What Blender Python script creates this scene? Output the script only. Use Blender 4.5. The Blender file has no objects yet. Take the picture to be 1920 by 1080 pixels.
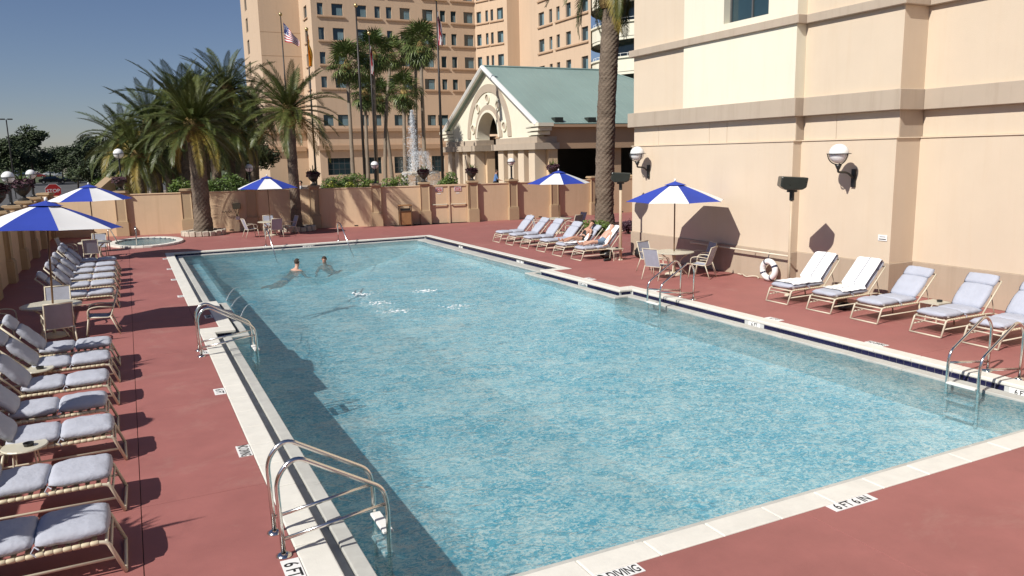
import bpy, bmesh, math, random
import numpy as np
from mathutils import Vector, Matrix, noise
R = math.radians
random.seed(7)
scene = bpy.context.scene
COL = scene.collection

# ------------------------------------------------------------------ camera, sky, sun
FPX, CAM_H = 1448.3, 3.75
YAW, PITCH, ROLL = R(26.1075), R(-9.8215), R(-1.2558)
cf = Vector((math.sin(YAW) * math.cos(PITCH), math.cos(YAW) * math.cos(PITCH), math.sin(PITCH)))
_r = Vector((math.cos(YAW), -math.sin(YAW), 0)); _u = _r.cross(cf)
cr = _r * math.cos(ROLL) + _u * math.sin(ROLL); cu = -_r * math.sin(ROLL) + _u * math.cos(ROLL)
CAM = Vector((0, 0, CAM_H))
camd = bpy.data.cameras.new('camera'); cam = bpy.data.objects.new('camera', camd); COL.objects.link(cam)
camd.sensor_width = 36; camd.lens = FPX / 1920 * 36; camd.clip_end = 5000; camd.clip_start = .1
cam.matrix_world = Matrix(((cr.x, cu.x, -cf.x, 0), (cr.y, cu.y, -cf.y, 0), (cr.z, cu.z, -cf.z, CAM_H), (0, 0, 0, 1)))
scene.camera = cam

SUN_EL, SUN_AZ = R(42), R(18)          # light travels towards +X and a little +Y
ldir = Vector((math.cos(SUN_AZ) * math.cos(SUN_EL), math.sin(SUN_AZ) * math.cos(SUN_EL), -math.sin(SUN_EL)))
world = bpy.data.worlds.new('World'); scene.world = world; world.use_nodes = True
wn = world.node_tree; bg = wn.nodes['Background']
sky = wn.nodes.new('ShaderNodeTexSky'); sky.sky_type = 'NISHITA'; sky.sun_disc = False
sky.sun_elevation = SUN_EL; sky.sun_rotation = math.atan2(-ldir.x, -ldir.y)
sky.altitude = 0; sky.air_density = 1.0; sky.dust_density = .15; sky.ozone_density = 3.0
hm = wn.nodes.new('ShaderNodeMix'); hm.data_type = 'RGBA'; hm.blend_type = 'MULTIPLY'; hm.inputs[0].default_value = 1; hm.inputs[7].default_value = (.98, .95, 1.10, 1); wn.links.new(sky.outputs[0], hm.inputs[6]); wn.links.new(hm.outputs[2], bg.inputs[0]); bg.inputs[1].default_value = .055
sd = bpy.data.lights.new('sun', 'SUN'); sd.energy = 4.9; sd.angle = R(.5); sd.color = (1, .955, .89)
sun = bpy.data.objects.new('sun', sd); COL.objects.link(sun)
sun.rotation_euler = ldir.to_track_quat('-Z', 'Y').to_euler(); sun.location = (-20, -10, 30)
vs = scene.view_settings; vs.view_transform = 'Standard'; vs.look = 'None'; vs.gamma = 1; vs.use_curve_mapping = False
vs.exposure = 0.12
scene.cycles.use_denoising = True
scene.cycles.max_bounces = 8; scene.cycles.transparent_max_bounces = 12
scene.cycles.caustics_refractive = False; scene.cycles.caustics_reflective = False
scene.cycles.sample_clamp_indirect = 4

# ------------------------------------------------------------------ pixel helpers (photo pixels, 1920 x 1080)
def ray(x, y): return cf + cr * ((x - 960) / FPX) + cu * ((540 - y) / FPX)
def at_z(x, y, z=0.0): d = ray(x, y); return CAM + d * ((z - CAM_H) / d.z)
def at_x(x, y, X): d = ray(x, y); return CAM + d * (X / d.x)
def at_y(x, y, Y): d = ray(x, y); return CAM + d * (Y / d.y)
def at_d(x, y, depth): d = ray(x, y); return CAM + d * depth     # depth along the view axis

# ------------------------------------------------------------------ materials
MATS = {}
def mat(name, col, rough=.6, metal=0, var=0.0, vscale=3.0, bump=0.0, bscale=40.0, col2=None, spec=.5, stretch=None, det=4, trans=0, emit=None, streak=0, wear=None):
    if name in MATS: return MATS[name]
    m = bpy.data.materials.new(name); m.use_nodes = True; MATS[name] = m
    n = m.node_tree.nodes; l = m.node_tree.links; b = n['Principled BSDF']
    b.inputs['Base Color'].default_value = (*col, 1); b.inputs['Roughness'].default_value = rough
    b.inputs['Metallic'].default_value = metal; b.inputs['Specular IOR Level'].default_value = spec
    if trans: b.inputs['Transmission Weight'].default_value = trans
    if var or bump or col2:
        tc = n.new('ShaderNodeTexCoord'); src = tc.outputs['Object']
        geo = n.new('ShaderNodeNewGeometry'); src = geo.outputs['Position']
        if stretch:
            mp = n.new('ShaderNodeMapping'); mp.inputs['Scale'].default_value = stretch; l.new(src, mp.inputs[0]); src = mp.outputs[0]
    if var or col2:
        t = n.new('ShaderNodeTexNoise'); t.inputs['Scale'].default_value = vscale; t.inputs['Detail'].default_value = det; t.inputs['Roughness'].default_value = .65
        l.new(src, t.inputs['Vector'])
        t2 = n.new('ShaderNodeTexNoise'); t2.inputs['Scale'].default_value = vscale * .17; t2.inputs['Detail'].default_value = 3; l.new(src, t2.inputs['Vector'])
        ad = n.new('ShaderNodeMath'); ad.operation = 'ADD'; l.new(t.outputs[0], ad.inputs[0]); l.new(t2.outputs[0], ad.inputs[1])
        rp = n.new('ShaderNodeMapRange'); rp.inputs[1].default_value = .72; rp.inputs[2].default_value = 1.28; l.new(ad.outputs[0], rp.inputs[0])
        mx = n.new('ShaderNodeMix'); mx.data_type = 'RGBA'; l.new(rp.outputs[0], mx.inputs[0])
        c2 = col2 or tuple(min(1, c * (1 + var)) for c in col); c1 = col if col2 else tuple(c * (1 - var) for c in col)
        mx.inputs[6].default_value = (*c1, 1); mx.inputs[7].default_value = (*c2, 1); l.new(mx.outputs[2], b.inputs['Base Color'])
        last = mx.outputs[2]
        if streak:
            ms_ = n.new('ShaderNodeMapping'); ms_.inputs['Scale'].default_value = (2.2, 2.2, .14); l.new(geo.outputs['Position'], ms_.inputs[0])
            ts = n.new('ShaderNodeTexNoise'); ts.inputs['Scale'].default_value = 1.6; ts.inputs['Detail'].default_value = 6; ts.inputs['Roughness'].default_value = .7; l.new(ms_.outputs[0], ts.inputs['Vector'])
            ss = n.new('ShaderNodeMapRange'); ss.inputs[1].default_value = .5; ss.inputs[2].default_value = .75; l.new(ts.outputs[0], ss.inputs[0])
            mk = n.new('ShaderNodeMix'); mk.data_type = 'RGBA'; mk.blend_type = 'MULTIPLY'; l.new(ss.outputs[0], mk.inputs[0]); l.new(last, mk.inputs[6]); k_ = 1 - streak * 1.3; mk.inputs[7].default_value = (k_, k_ * .98, k_ * .95, 1); last = mk.outputs[2]
        if wear:
            for sc_, lo_, hi_, colr, am in ((.55, .56, .74, wear, .55), (5.5, .66, .78, wear, .5), (.9, .60, .80, tuple(c * .55 for c in col), .55)):
                tw = n.new('ShaderNodeTexNoise'); tw.inputs['Scale'].default_value = sc_; tw.inputs['Detail'].default_value = 8; tw.inputs['Roughness'].default_value = .7; tw.inputs['Distortion'].default_value = .6
                mo = n.new('ShaderNodeVectorMath'); mo.operation = 'ADD'; mo.inputs[1].default_value = (sc_ * 31, sc_ * 17, 0); l.new(geo.outputs['Position'], mo.inputs[0]); l.new(mo.outputs[0], tw.inputs['Vector'])
                sw = n.new('ShaderNodeMapRange'); sw.inputs[1].default_value = lo_; sw.inputs[2].default_value = hi_; sw.inputs[4].default_value = am; l.new(tw.outputs[0], sw.inputs[0])
                mw = n.new('ShaderNodeMix'); mw.data_type = 'RGBA'; l.new(sw.outputs[0], mw.inputs[0]); l.new(last, mw.inputs[6]); mw.inputs[7].default_value = (*colr, 1); last = mw.outputs[2]
        l.new(last, b.inputs['Base Color'])
        rr = n.new('ShaderNodeMapRange'); rr.inputs[3].default_value = max(0, rough - .08); rr.inputs[4].default_value = min(1, rough + .08)
        l.new(t.outputs[0], rr.inputs[0]); l.new(rr.outputs[0], b.inputs['Roughness'])
    if bump:
        t = n.new('ShaderNodeTexNoise'); t.inputs['Scale'].default_value = bscale; t.inputs['Detail'].default_value = 3; l.new(src, t.inputs['Vector'])
        bp = n.new('ShaderNodeBump'); bp.inputs['Strength'].default_value = bump; bp.inputs['Distance'].default_value = .02
        l.new(t.outputs[0], bp.inputs['Height']); l.new(bp.outputs[0], b.inputs['Normal'])
    return m
def leafmat(name, c1, c2, rough=.5, scale=1.5):
    m = mat(name, c1, rough, col2=c2, vscale=scale)
    b = m.node_tree.nodes['Principled BSDF']; b.inputs['Specular IOR Level'].default_value = .35
    return m

M_deck = mat('deck_paint', (.33, .126, .112), .62, wear=(.42, .24, .20), var=.12, vscale=1.6, bump=.12, bscale=90, spec=.35)
M_joint = mat('joint_dark', (.05, .03, .028), .9)
M_cope = mat('coping_stone', (.72, .70, .63), .6, var=.07, vscale=5, bump=.1, bscale=60)
M_lip = mat('gutter_lip', (.50, .50, .46), .5, var=.12, vscale=6, bump=.08, bscale=50)
M_gut = mat('gutter', (.42, .43, .42), .6, var=.2, vscale=5)
M_tile = mat('blue_tile', (.012, .013, .05), .18, var=.3, vscale=9)
M_grout = mat('grout', (.55, .56, .54), .7)
M_floor = mat('pool_plaster', (.80, .90, .88), .7, var=.06, vscale=.8)
M_wall = mat('stucco_peach', (.66, .545, .41), .85, var=.035, vscale=.9, streak=.02, bump=.18, bscale=70)
M_cream = mat('stucco_cream', (.77, .73, .585), .85, streak=.015, var=.03, vscale=.8, bump=.15, bscale=70)
M_band = mat('stucco_taupe', (.45, .37, .285), .85, streak=.10, var=.05, vscale=1.2, bump=.15, bscale=70)
M_wains = mat('stucco_wainscot', (.44, .35, .26), .85, streak=.10, var=.06, vscale=1.2, bump=.15, bscale=70)
M_fence = mat('stucco_tan', (.68, .495, .315), .85, streak=.07, var=.06, vscale=1.0, bump=.2, bscale=60)
M_pillar = mat('stucco_olive_tan', (.45, .325, .195), .85, var=.06, vscale=1.5, bump=.2, bscale=60)
M_hotel = mat('stucco_hotel', (.60, .445, .31), .85, streak=.06, var=.04, vscale=.25, bump=.1, bscale=20)
M_hotelb = mat('stucco_hotel_band', (.45, .30, .19), .85, var=.05, vscale=.3)
M_roof = mat('green_metal_roof', (.235, .32, .29), .45, var=.10, vscale=.35, metal=.0, stretch=(1, 1, 1))
M_rooft = mat('roof_trim_white', (.78, .78, .74), .6)
M_beige = mat('beige_pole', (.55, .43, .30), .5, var=.06, vscale=6)
M_steel = mat('stainless', (.72, .70, .66), .18, metal=1, var=.05, vscale=8)
M_frame = mat('cream_powder_coat', (.62, .56, .43), .42, var=.05, vscale=8)
M_strap = mat('vinyl_strap', (.60, .52, .36), .45, var=.1, vscale=12)
M_cush = mat('cushion_fabric', (.43, .45, .515), .9, var=.06, vscale=6, bump=.35, bscale=22)
M_sling = mat('sling_mesh', (.36, .38, .45), .85, var=.08, vscale=10, bump=.3, bscale=120)
M_blue = mat('canvas_blue', (.022, .052, .36), .75, var=.08, vscale=3, bump=.15, bscale=30)
M_white = mat('canvas_white', (.80, .80, .79), .75, var=.03, vscale=3, bump=.15, bscale=30)
M_wood = mat('pole_wood', (.20, .11, .055), .5, var=.2, vscale=14)
M_black = mat('black_metal', (.015, .015, .015), .4, var=.2, vscale=8)
M_globe = mat('opal_glass', (.86, .86, .84), .15)
M_head = mat('dark_green_housing', (.025, .028, .022), .3, var=.15, vscale=8)
M_towel = mat('white_towel', (.84, .84, .84), .95, var=.03, vscale=8, bump=.5, bscale=60)
M_navy = mat('navy_stripe', (.02, .025, .06), .9)
M_rock = mat('rough_stone', (.52, .46, .37), .85, var=.2, vscale=6, bump=.5, bscale=18)
M_bark = mat('palm_bark', (.105, .078, .055), .95, col2=(.215, .165, .12), vscale=9, bump=.8, bscale=16, stretch=(1, 1, 3))
M_boot = mat('palm_boots', (.16, .10, .04), .9, col2=(.34, .24, .08), vscale=7, bump=.6, bscale=20)
M_frond = leafmat('phoenix_frond', (.036, .060, .014), (.105, .118, .028), .45, 1.2)
M_frondy = leafmat('phoenix_frond_yellow', (.16, .15, .03), (.34, .24, .05), .5, 1.2)
M_fan = leafmat('fan_palm_leaf', (.055, .09, .025), (.19, .23, .07), .45, 1.2)
M_shrub = leafmat('shrub_leaf', (.045, .085, .018), (.13, .19, .03), .5, 2.0)
M_shrubl = leafmat('yellow_shrub_leaf', (.17, .2, .02), (.34, .36, .05), .5, 2.0)
M_dark = leafmat('dark_tree_leaf', (.018, .03, .012), (.05, .07, .022), .6, .5)
M_tbark = mat('tree_bark', (.06, .045, .033), .9, var=.3, vscale=4)
M_urn = mat('urn_dark', (.03, .026, .022), .5, var=.2, vscale=8)
M_purple = leafmat('purple_leaf', (.05, .02, .035), (.11, .05, .06), .6, 6)
M_glass = mat('window_glass', (.022, .045, .055), .06, spec=.8, var=.3, vscale=.4)
M_curt = mat('curtain', (.15, .24, .27), .35, var=.3, vscale=.6, stretch=(3, 3, .4), spec=.8)
M_wframe = mat('window_frame', (.10, .10, .10), .5)
M_asph = mat('asphalt', (.085, .083, .08), .9, var=.15, vscale=.6, bump=.2, bscale=30)
M_ground = mat('ground_dry_grass', (.07, .085, .035), .95, var=.3, vscale=.4)
M_plaza = mat('plaza_paving', (.34, .28, .22), .85, var=.12, vscale=.8)
M_red = mat('sign_red', (.42, .015, .015), .5)
M_signw = mat('sign_white', (.8, .8, .78), .6)
M_ink = mat('black_ink', (.012, .012, .012), .7)
M_skin = mat('skin', (.50, .27, .185), .55, var=.06, vscale=9)
M_skin2 = mat('skin_light', (.62, .37, .27), .55, var=.06, vscale=9)
M_hair = mat('dark_hair', (.05, .032, .02), .8)
M_trunks = mat('blue_trunks', (.15, .22, .31), .85)
M_shirt = mat('blue_shirt', (.10, .2, .42), .85)
M_greyshirt = mat('grey_shirt', (.45, .46, .47), .85)
M_foam = mat('foam', (.85, .88, .88), .6)
M_brownbin = mat('bin_brown', (.29, .15, .06), .6, var=.12, vscale=6)
M_bindark = mat('bin_frame', (.10, .055, .028), .5)
M_tabletop = mat('table_top', (.56, .53, .42), .35, var=.06, vscale=10)
M_green = mat('phone_green', (.24, .27, .16), .5)

# the water surface: sky and wall reflections by Fresnel, the rest lets the light in, tinted, bent a little by the ripples
def water_mat(name, tint=(.58, .93, .985), scale=1.0, ripple=1.0):
    m = bpy.data.materials.new(name); m.use_nodes = True; n = m.node_tree.nodes; l = m.node_tree.links
    n.remove(n['Principled BSDF']); out = n['Material Output']
    geo = n.new('ShaderNodeNewGeometry')
    mp = n.new('ShaderNodeMapping'); mp.inputs['Scale'].default_value = (1.0 * scale, 1.25 * scale, 1); mp.inputs['Rotation'].default_value = (0, 0, R(28)); l.new(geo.outputs['Position'], mp.inputs[0])
    def nz(s, det, dist=0, rough=.6):
        t = n.new('ShaderNodeTexNoise'); t.inputs['Scale'].default_value = s; t.inputs['Detail'].default_value = det; t.inputs['Distortion'].default_value = dist
        t.inputs['Roughness'].default_value = rough; l.new(mp.outputs[0], t.inputs['Vector']); return t.outputs[0]
    a, b, c = nz(2.6, 3, .8), nz(7.5, 3, 1.6), nz(13.0, 3, 1.4)
    hs = n.new('ShaderNodeMath'); hs.operation = 'MULTIPLY_ADD'; hs.inputs[1].default_value = .45; l.new(b, hs.inputs[0]); l.new(a, hs.inputs[2])
    bp = n.new('ShaderNodeBump'); bp.inputs['Strength'].default_value = 1.0 * ripple; bp.inputs['Distance'].default_value = .06; l.new(hs.outputs[0], bp.inputs['Height'])
    # caustic light painted into the water tint: noise ridges pale, the rest darker
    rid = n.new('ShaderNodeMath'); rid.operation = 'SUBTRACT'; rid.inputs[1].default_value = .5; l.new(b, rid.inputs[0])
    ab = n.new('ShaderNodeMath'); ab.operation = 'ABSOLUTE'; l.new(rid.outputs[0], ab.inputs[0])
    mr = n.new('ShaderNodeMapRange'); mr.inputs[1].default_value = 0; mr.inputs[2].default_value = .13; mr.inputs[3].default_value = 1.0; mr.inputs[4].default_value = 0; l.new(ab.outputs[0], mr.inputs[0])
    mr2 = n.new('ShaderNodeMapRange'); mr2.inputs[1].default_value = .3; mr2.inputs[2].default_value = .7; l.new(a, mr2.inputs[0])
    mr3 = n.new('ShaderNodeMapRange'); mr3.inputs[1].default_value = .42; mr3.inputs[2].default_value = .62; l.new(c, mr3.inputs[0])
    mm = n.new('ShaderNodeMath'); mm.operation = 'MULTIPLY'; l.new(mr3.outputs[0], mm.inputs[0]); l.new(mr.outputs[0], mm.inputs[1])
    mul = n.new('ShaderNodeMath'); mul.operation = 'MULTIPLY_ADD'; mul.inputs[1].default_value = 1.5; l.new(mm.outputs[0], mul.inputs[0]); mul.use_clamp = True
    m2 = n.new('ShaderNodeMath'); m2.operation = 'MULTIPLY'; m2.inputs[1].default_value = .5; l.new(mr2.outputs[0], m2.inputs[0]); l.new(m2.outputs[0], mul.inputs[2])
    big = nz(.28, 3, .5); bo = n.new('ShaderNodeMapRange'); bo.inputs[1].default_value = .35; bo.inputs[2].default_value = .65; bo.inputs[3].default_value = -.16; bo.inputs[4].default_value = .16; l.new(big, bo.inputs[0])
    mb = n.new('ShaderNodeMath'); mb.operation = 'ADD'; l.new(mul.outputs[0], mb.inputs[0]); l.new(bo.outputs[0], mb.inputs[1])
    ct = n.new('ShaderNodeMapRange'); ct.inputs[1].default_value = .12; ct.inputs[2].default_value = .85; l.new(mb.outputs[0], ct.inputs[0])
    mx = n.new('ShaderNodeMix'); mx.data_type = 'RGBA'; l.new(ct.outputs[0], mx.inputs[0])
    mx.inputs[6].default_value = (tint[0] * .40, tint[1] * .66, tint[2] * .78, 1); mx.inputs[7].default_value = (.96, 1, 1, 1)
    tr = n.new('ShaderNodeBsdfTransparent'); l.new(mx.outputs[2], tr.inputs[0])
    rf = n.new('ShaderNodeBsdfRefraction'); rf.inputs['IOR'].default_value = 1.16; rf.inputs['Roughness'].default_value = 0; l.new(mx.outputs[2], rf.inputs[0]); l.new(bp.outputs[0], rf.inputs['Normal'])
    ms = n.new('ShaderNodeMixShader'); ms.inputs[0].default_value = .34; l.new(tr.outputs[0], ms.inputs[1]); l.new(rf.outputs[0], ms.inputs[2])
    df = n.new('ShaderNodeBsdfDiffuse'); df.inputs[0].default_value = (.16, .48, .63, 1); l.new(bp.outputs[0], df.inputs['Normal'])      # light scattered back by the water itself
    mt = n.new('ShaderNodeMixShader'); mt.inputs[0].default_value = .035; l.new(ms.outputs[0], mt.inputs[1]); l.new(df.outputs[0], mt.inputs[2]); ms = mt
    dt = n.new('ShaderNodeVectorMath'); dt.operation = 'DOT_PRODUCT'; l.new(geo.outputs['Incoming'], dt.inputs[0]); l.new(bp.outputs[0], dt.inputs[1])
    def mth(op, a_, b_=None):
        k = n.new('ShaderNodeMath'); k.operation = op
        for i_, v_ in enumerate((a_, b_)):
            if v_ is None: continue
            if isinstance(v_, (int, float)): k.inputs[i_].default_value = v_
            else: l.new(v_, k.inputs[i_])
        return k.outputs[0]
    frs = mth('ADD', mth('MULTIPLY', mth('POWER', mth('SUBTRACT', 1.0, mth('ABSOLUTE', dt.outputs['Value'])), 5.0), .75), .02)   # Schlick reflectance of water
    gl = n.new('ShaderNodeBsdfGlossy'); gl.inputs['Roughness'].default_value = .04; l.new(bp.outputs[0], gl.inputs['Normal'])
    mf = n.new('ShaderNodeMixShader'); l.new(frs, mf.inputs[0]); l.new(ms.outputs[0], mf.inputs[1]); l.new(gl.outputs[0], mf.inputs[2])
    l.new(mf.outputs[0], out.inputs[0]); return m
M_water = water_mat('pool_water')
def spray_mat():
    m = bpy.data.materials.new('water_spray'); m.use_nodes = True; n = m.node_tree.nodes; l = m.node_tree.links
    b = n['Principled BSDF']; b.inputs['Base Color'].default_value = (.85, .88, .9, 1); b.inputs['Roughness'].default_value = .3; b.inputs['Alpha'].default_value = .75
    return m
M_spray = spray_mat()

# ------------------------------------------------------------------ mesh builder
class MB:
    def __init__(s): s.v = []; s.f = []; s.m = []; s.mi = 0
    def quad(s, a, b, c, d): 
        i = len(s.v); s.v += [tuple(a), tuple(b), tuple(c), tuple(d)]; s.f.append((i, i + 1, i + 2, i + 3)); s.m.append(s.mi)
    def tri(s, a, b, c):
        i = len(s.v); s.v += [tuple(a), tuple(b), tuple(c)]; s.f.append((i, i + 1, i + 2)); s.m.append(s.mi)
    def box(s, x0, x1, y0, y1, z0, z1, M=None):
        i = len(s.v); P = [(x, y, z) for z in (z0, z1) for y in (y0, y1) for x in (x0, x1)]
        if M is not None: P = [tuple(M @ Vector(p)) for p in P]
        s.v += P
        for q in ((0, 2, 3, 1), (4, 5, 7, 6), (0, 1, 5, 4), (2, 6, 7, 3), (0, 4, 6, 2), (1, 3, 7, 5)): s.f.append(tuple(i + k for k in q)); s.m.append(s.mi)
        return s
    def tube(s, path, r, n=8, cap=True):
        path = [Vector(p) for p in path]; N = len(path); rs = r if isinstance(r, (list, tuple)) else [r] * N
        t0 = (path[1] - path[0]).normalized(); a = Vector((0, 0, 1)) if abs(t0.z) < .9 else Vector((1, 0, 0))
        nrm = t0.cross(a).normalized(); base = len(s.v)
        for k in range(N):
            t = ((path[min(k + 1, N - 1)] - path[max(k - 1, 0)])).normalized()
            nrm = (nrm - t * nrm.dot(t)).normalized(); bn = t.cross(nrm)
            for j in range(n):
                an = 2 * math.pi * j / n; s.v.append(tuple(path[k] + (nrm * math.cos(an) + bn * math.sin(an)) * rs[k]))
        for k in range(N - 1):
            for j in range(n):
                j2 = (j + 1) % n; s.f.append((base + k * n + j, base + k * n + j2, base + (k + 1) * n + j2, base + (k + 1) * n + j)); s.m.append(s.mi)
        if cap:
            s.f.append(tuple(base + j for j in range(n))[::-1]); s.m.append(s.mi)
            s.f.append(tuple(base + (N - 1) * n + j for j in range(n))); s.m.append(s.mi)
        return s
    def lathe(s, prof, n=16, c=(0, 0, 0), sx=1, sy=1, a0=0, a1=2 * math.pi):
        full = abs(a1 - a0 - 2 * math.pi) < 1e-6; cols = n if full else n + 1; base = len(s.v)
        for (r, z) in prof:
            for j in range(cols):
                an = a0 + (a1 - a0) * j / n; s.v.append((c[0] + r * sx * math.cos(an), c[1] + r * sy * math.sin(an), c[2] + z))
        for k in range(len(prof) - 1):
            for j in range(n):
                j2 = (j + 1) % cols; s.f.append((base + k * cols + j, base + k * cols + j2, base + (k + 1) * cols + j2, base + (k + 1) * cols + j)); s.m.append(s.mi)
        return s
    def prism(s, poly, z0, z1):
        i = len(s.v); n = len(poly); s.v += [(p[0], p[1], z0) for p in poly] + [(p[0], p[1], z1) for p in poly]
        s.f.append(tuple(i + k for k in range(n))[::-1]); s.f.append(tuple(i + n + k for k in range(n))); s.m += [s.mi, s.mi]
        for k in range(n): s.f.append((i + k, i + (k + 1) % n, i + n + (k + 1) % n, i + n + k)); s.m.append(s.mi)
        return s
    def sphere(s, c, r, n=12, m=8, sc=(1, 1, 1)):
        prof = [(r * math.sin(math.pi * k / m), -r * math.cos(math.pi * k / m)) for k in range(m + 1)]
        b = len(s.v); s.lathe(prof, n); 
        for i in range(b, len(s.v)): p = s.v[i]; s.v[i] = (c[0] + p[0] * sc[0], c[1] + p[1] * sc[1], c[2] + p[2] * sc[2])
        return s
    def mesh(s, name, mats, smooth=False, bev=0, seg=1):
        me = bpy.data.meshes.new(name); me.from_pydata(s.v, [], s.f)
        for x in (mats if isinstance(mats, (list, tuple)) else [mats]): me.materials.append(x)
        if any(s.m): me.polygons.foreach_set('material_index', s.m)
        bm = bmesh.new(); bm.from_mesh(me)
        bmesh.ops.remove_doubles(bm, verts=bm.verts, dist=1e-5)
        if bev: bmesh.ops.bevel(bm, geom=bm.edges[:], offset=bev, segments=seg, affect='EDGES', profile=.5)
        bmesh.ops.recalc_face_normals(bm, faces=bm.faces)
        bm.to_mesh(me); bm.free()
        if smooth: me.polygons.foreach_set('use_smooth', [True] * len(me.polygons))
        return me
    def rawmesh(s, name, mats):
        me = bpy.data.meshes.new(name); me.from_pydata(s.v, [], s.f)
        for x in (mats if isinstance(mats, (list, tuple)) else [mats]): me.materials.append(x)
        if any(s.m): me.polygons.foreach_set('material_index', s.m)
        return me
    def build(s, name, mats, parent=None, smooth=False, bev=0, seg=1, raw=False, **kw):
        return link(name, s.rawmesh(name, mats) if raw else s.mesh(name, mats, smooth, bev, seg), parent, **kw)
def link(name, data, parent=None, loc=None, rot=None, scale=None, **kw):
    o = bpy.data.objects.new(name, data); COL.objects.link(o); o.parent = parent
    if loc is not None: o.location = loc
    if rot is not None: o.rotation_euler = rot
    if scale is not None: o.scale = scale
    for k, v in kw.items():
        if v is not None: o[k] = v
    return o
def thing(name, label, cat, loc=(0, 0, 0), rz=0, group=None):
    return link(name, None, None, loc, (0, 0, rz), label=label, category=cat, group=group)
def struct(name, label=None): return link(name, None, kind='structure', label=label)
def copy_tree(o, parent=None):
    c = o.copy(); COL.objects.link(c); c.parent = parent
    for ch in o.children: copy_tree(ch, c)
    return c
def retag(o, label=None, group=None):
    if label: o['label'] = label
    if group: o['group'] = group
def arc(c, r, a0, a1, n, ax='xz'):
    out = []
    for k in range(n + 1):
        a = a0 + (a1 - a0) * k / n
        p = (c[0] + r * math.cos(a), c[1], c[2] + r * math.sin(a)) if ax == 'xz' else (c[0] + r * math.cos(a), c[1] + r * math.sin(a), c[2])
        out.append(p)
    return out
def fillet(pts, rad, n=5):
    pts = [Vector(p) for p in pts]; out = [pts[0]]
    for i in range(1, len(pts) - 1):
        a, b, c = pts[i - 1], pts[i], pts[i + 1]; d1 = (a - b); d2 = (c - b)
        rr = min(rad, d1.length * .49, d2.length * .49); p0 = b + d1.normalized() * rr; p2 = b + d2.normalized() * rr
        for k in range(n + 1): t = k / n; out.append(p0 * (1 - t) ** 2 + b * 2 * t * (1 - t) + p2 * t * t)
    out.append(pts[-1]); return out
def pillow(mb, cx, cy, cz, lx, ly, t, nu=14, nv=10, wr=.012, seed=0, T=None, pw=.42):
    b = len(mb.v); idx = {}
    for side in (1, -1):
        for i in range(nu + 1):
            for j in range(nv + 1):
                edge = i in (0, nu) or j in (0, nv)
                if side < 0 and edge: idx[(side, i, j)] = idx[(1, i, j)]; continue
                u = -1 + 2 * i / nu; v = -1 + 2 * j / nv
                u = math.copysign(abs(u) ** .75, u); v = math.copysign(abs(v) ** .75, v)
                h = (max(0, 1 - abs(u) ** 4) ** pw) * (max(0, 1 - abs(v) ** 4) ** pw)
                k = 1 - .05 * (u * u * v * v) * 1.6
                w = noise.noise(Vector((u * 3 + seed, v * 3, side * 2 + seed))) * wr
                w2 = noise.noise(Vector((u * 9 + seed, v * 9, side))) * wr * .5 * (1 - h * .6)
                p = Vector((cx + u * lx / 2 * k, cy + v * ly / 2 * k, cz + side * t / 2 * h + w + w2))
                if T is not None: p = T @ p
                idx[(side, i, j)] = len(mb.v); mb.v.append(tuple(p))
    for side in (1, -1):
        for i in range(nu):
            for j in range(nv):
                q = (idx[(side, i, j)], idx[(side, i + 1, j)], idx[(side, i + 1, j + 1)], idx[(side, i, j + 1)])
                mb.f.append(q if side > 0 else q[::-1]); mb.m.append(mb.mi)
    return mb
def text_obj(s, size, m, parent, M, name='lettering', xscale=1.0, depth=.001):
    cu_ = bpy.data.curves.new('t', 'FONT'); cu_.body = s; cu_.size = size; cu_.align_x = 'CENTER'; cu_.align_y = 'CENTER'; cu_.extrude = depth; cu_.offset = size * .012
    o = bpy.data.objects.new('t', cu_); COL.objects.link(o); dg = bpy.context.evaluated_depsgraph_get()
    me = bpy.data.meshes.new_from_object(o.evaluated_get(dg)); bpy.data.objects.remove(o); me.materials.clear(); me.materials.append(m)
    if xscale != 1: me.transform(Matrix.Diagonal((xscale, 1, 1, 1)))
    r = link(name, me, parent); r.matrix_local = M; return r
def axes(o, x, y): 
    x = Vector(x).normalized(); y = Vector(y).normalized(); z = x.cross(y)
    return Matrix(((x.x, y.x, z.x, o[0]), (x.y, y.y, z.y, o[1]), (x.z, y.z, z.z, o[2]), (0, 0, 0, 1)))

# ================================================================== GROUND AND DECK
G0 = -.03
# pool opening in the ground sheet
PX0, PX1, PY0, PY1 = 1.0, 13.0, 5.3, 35.3
g = MB(); B = 1600
g.quad((-B, -B, G0), (B, -B, G0), (B, PY0, G0), (-B, PY0, G0)); g.quad((-B, PY1, G0), (B, PY1, G0), (B, B, G0), (-B, B, G0))
g.quad((-B, PY0, G0), (PX0, PY0, G0), (PX0, PY1, G0), (-B, PY1, G0)); g.quad((PX1, PY0, G0), (B, PY0, G0), (B, PY1, G0), (PX1, PY1, G0))
g.build('ground', M_ground, raw=True, kind='structure')
rd = MB(); rd.box(-70, -4.6, -20, 190, G0, G0 + .012); rd.box(-4.6, 12, 66, 190, G0, G0 + .012); rd.build('road', M_asph, raw=True, kind='structure')
pz = MB(); pz.box(-4.4, 60, 46.5, 92, G0, G0 + .02); pz.build('plaza', M_plaza, raw=True, kind='structure')
bed = MB(); bed.box(-4.4, 60, 36, 46.5, G0, G0 + .01); bed.build('soil_bed', M_joint, raw=True, kind='structure')

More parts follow.
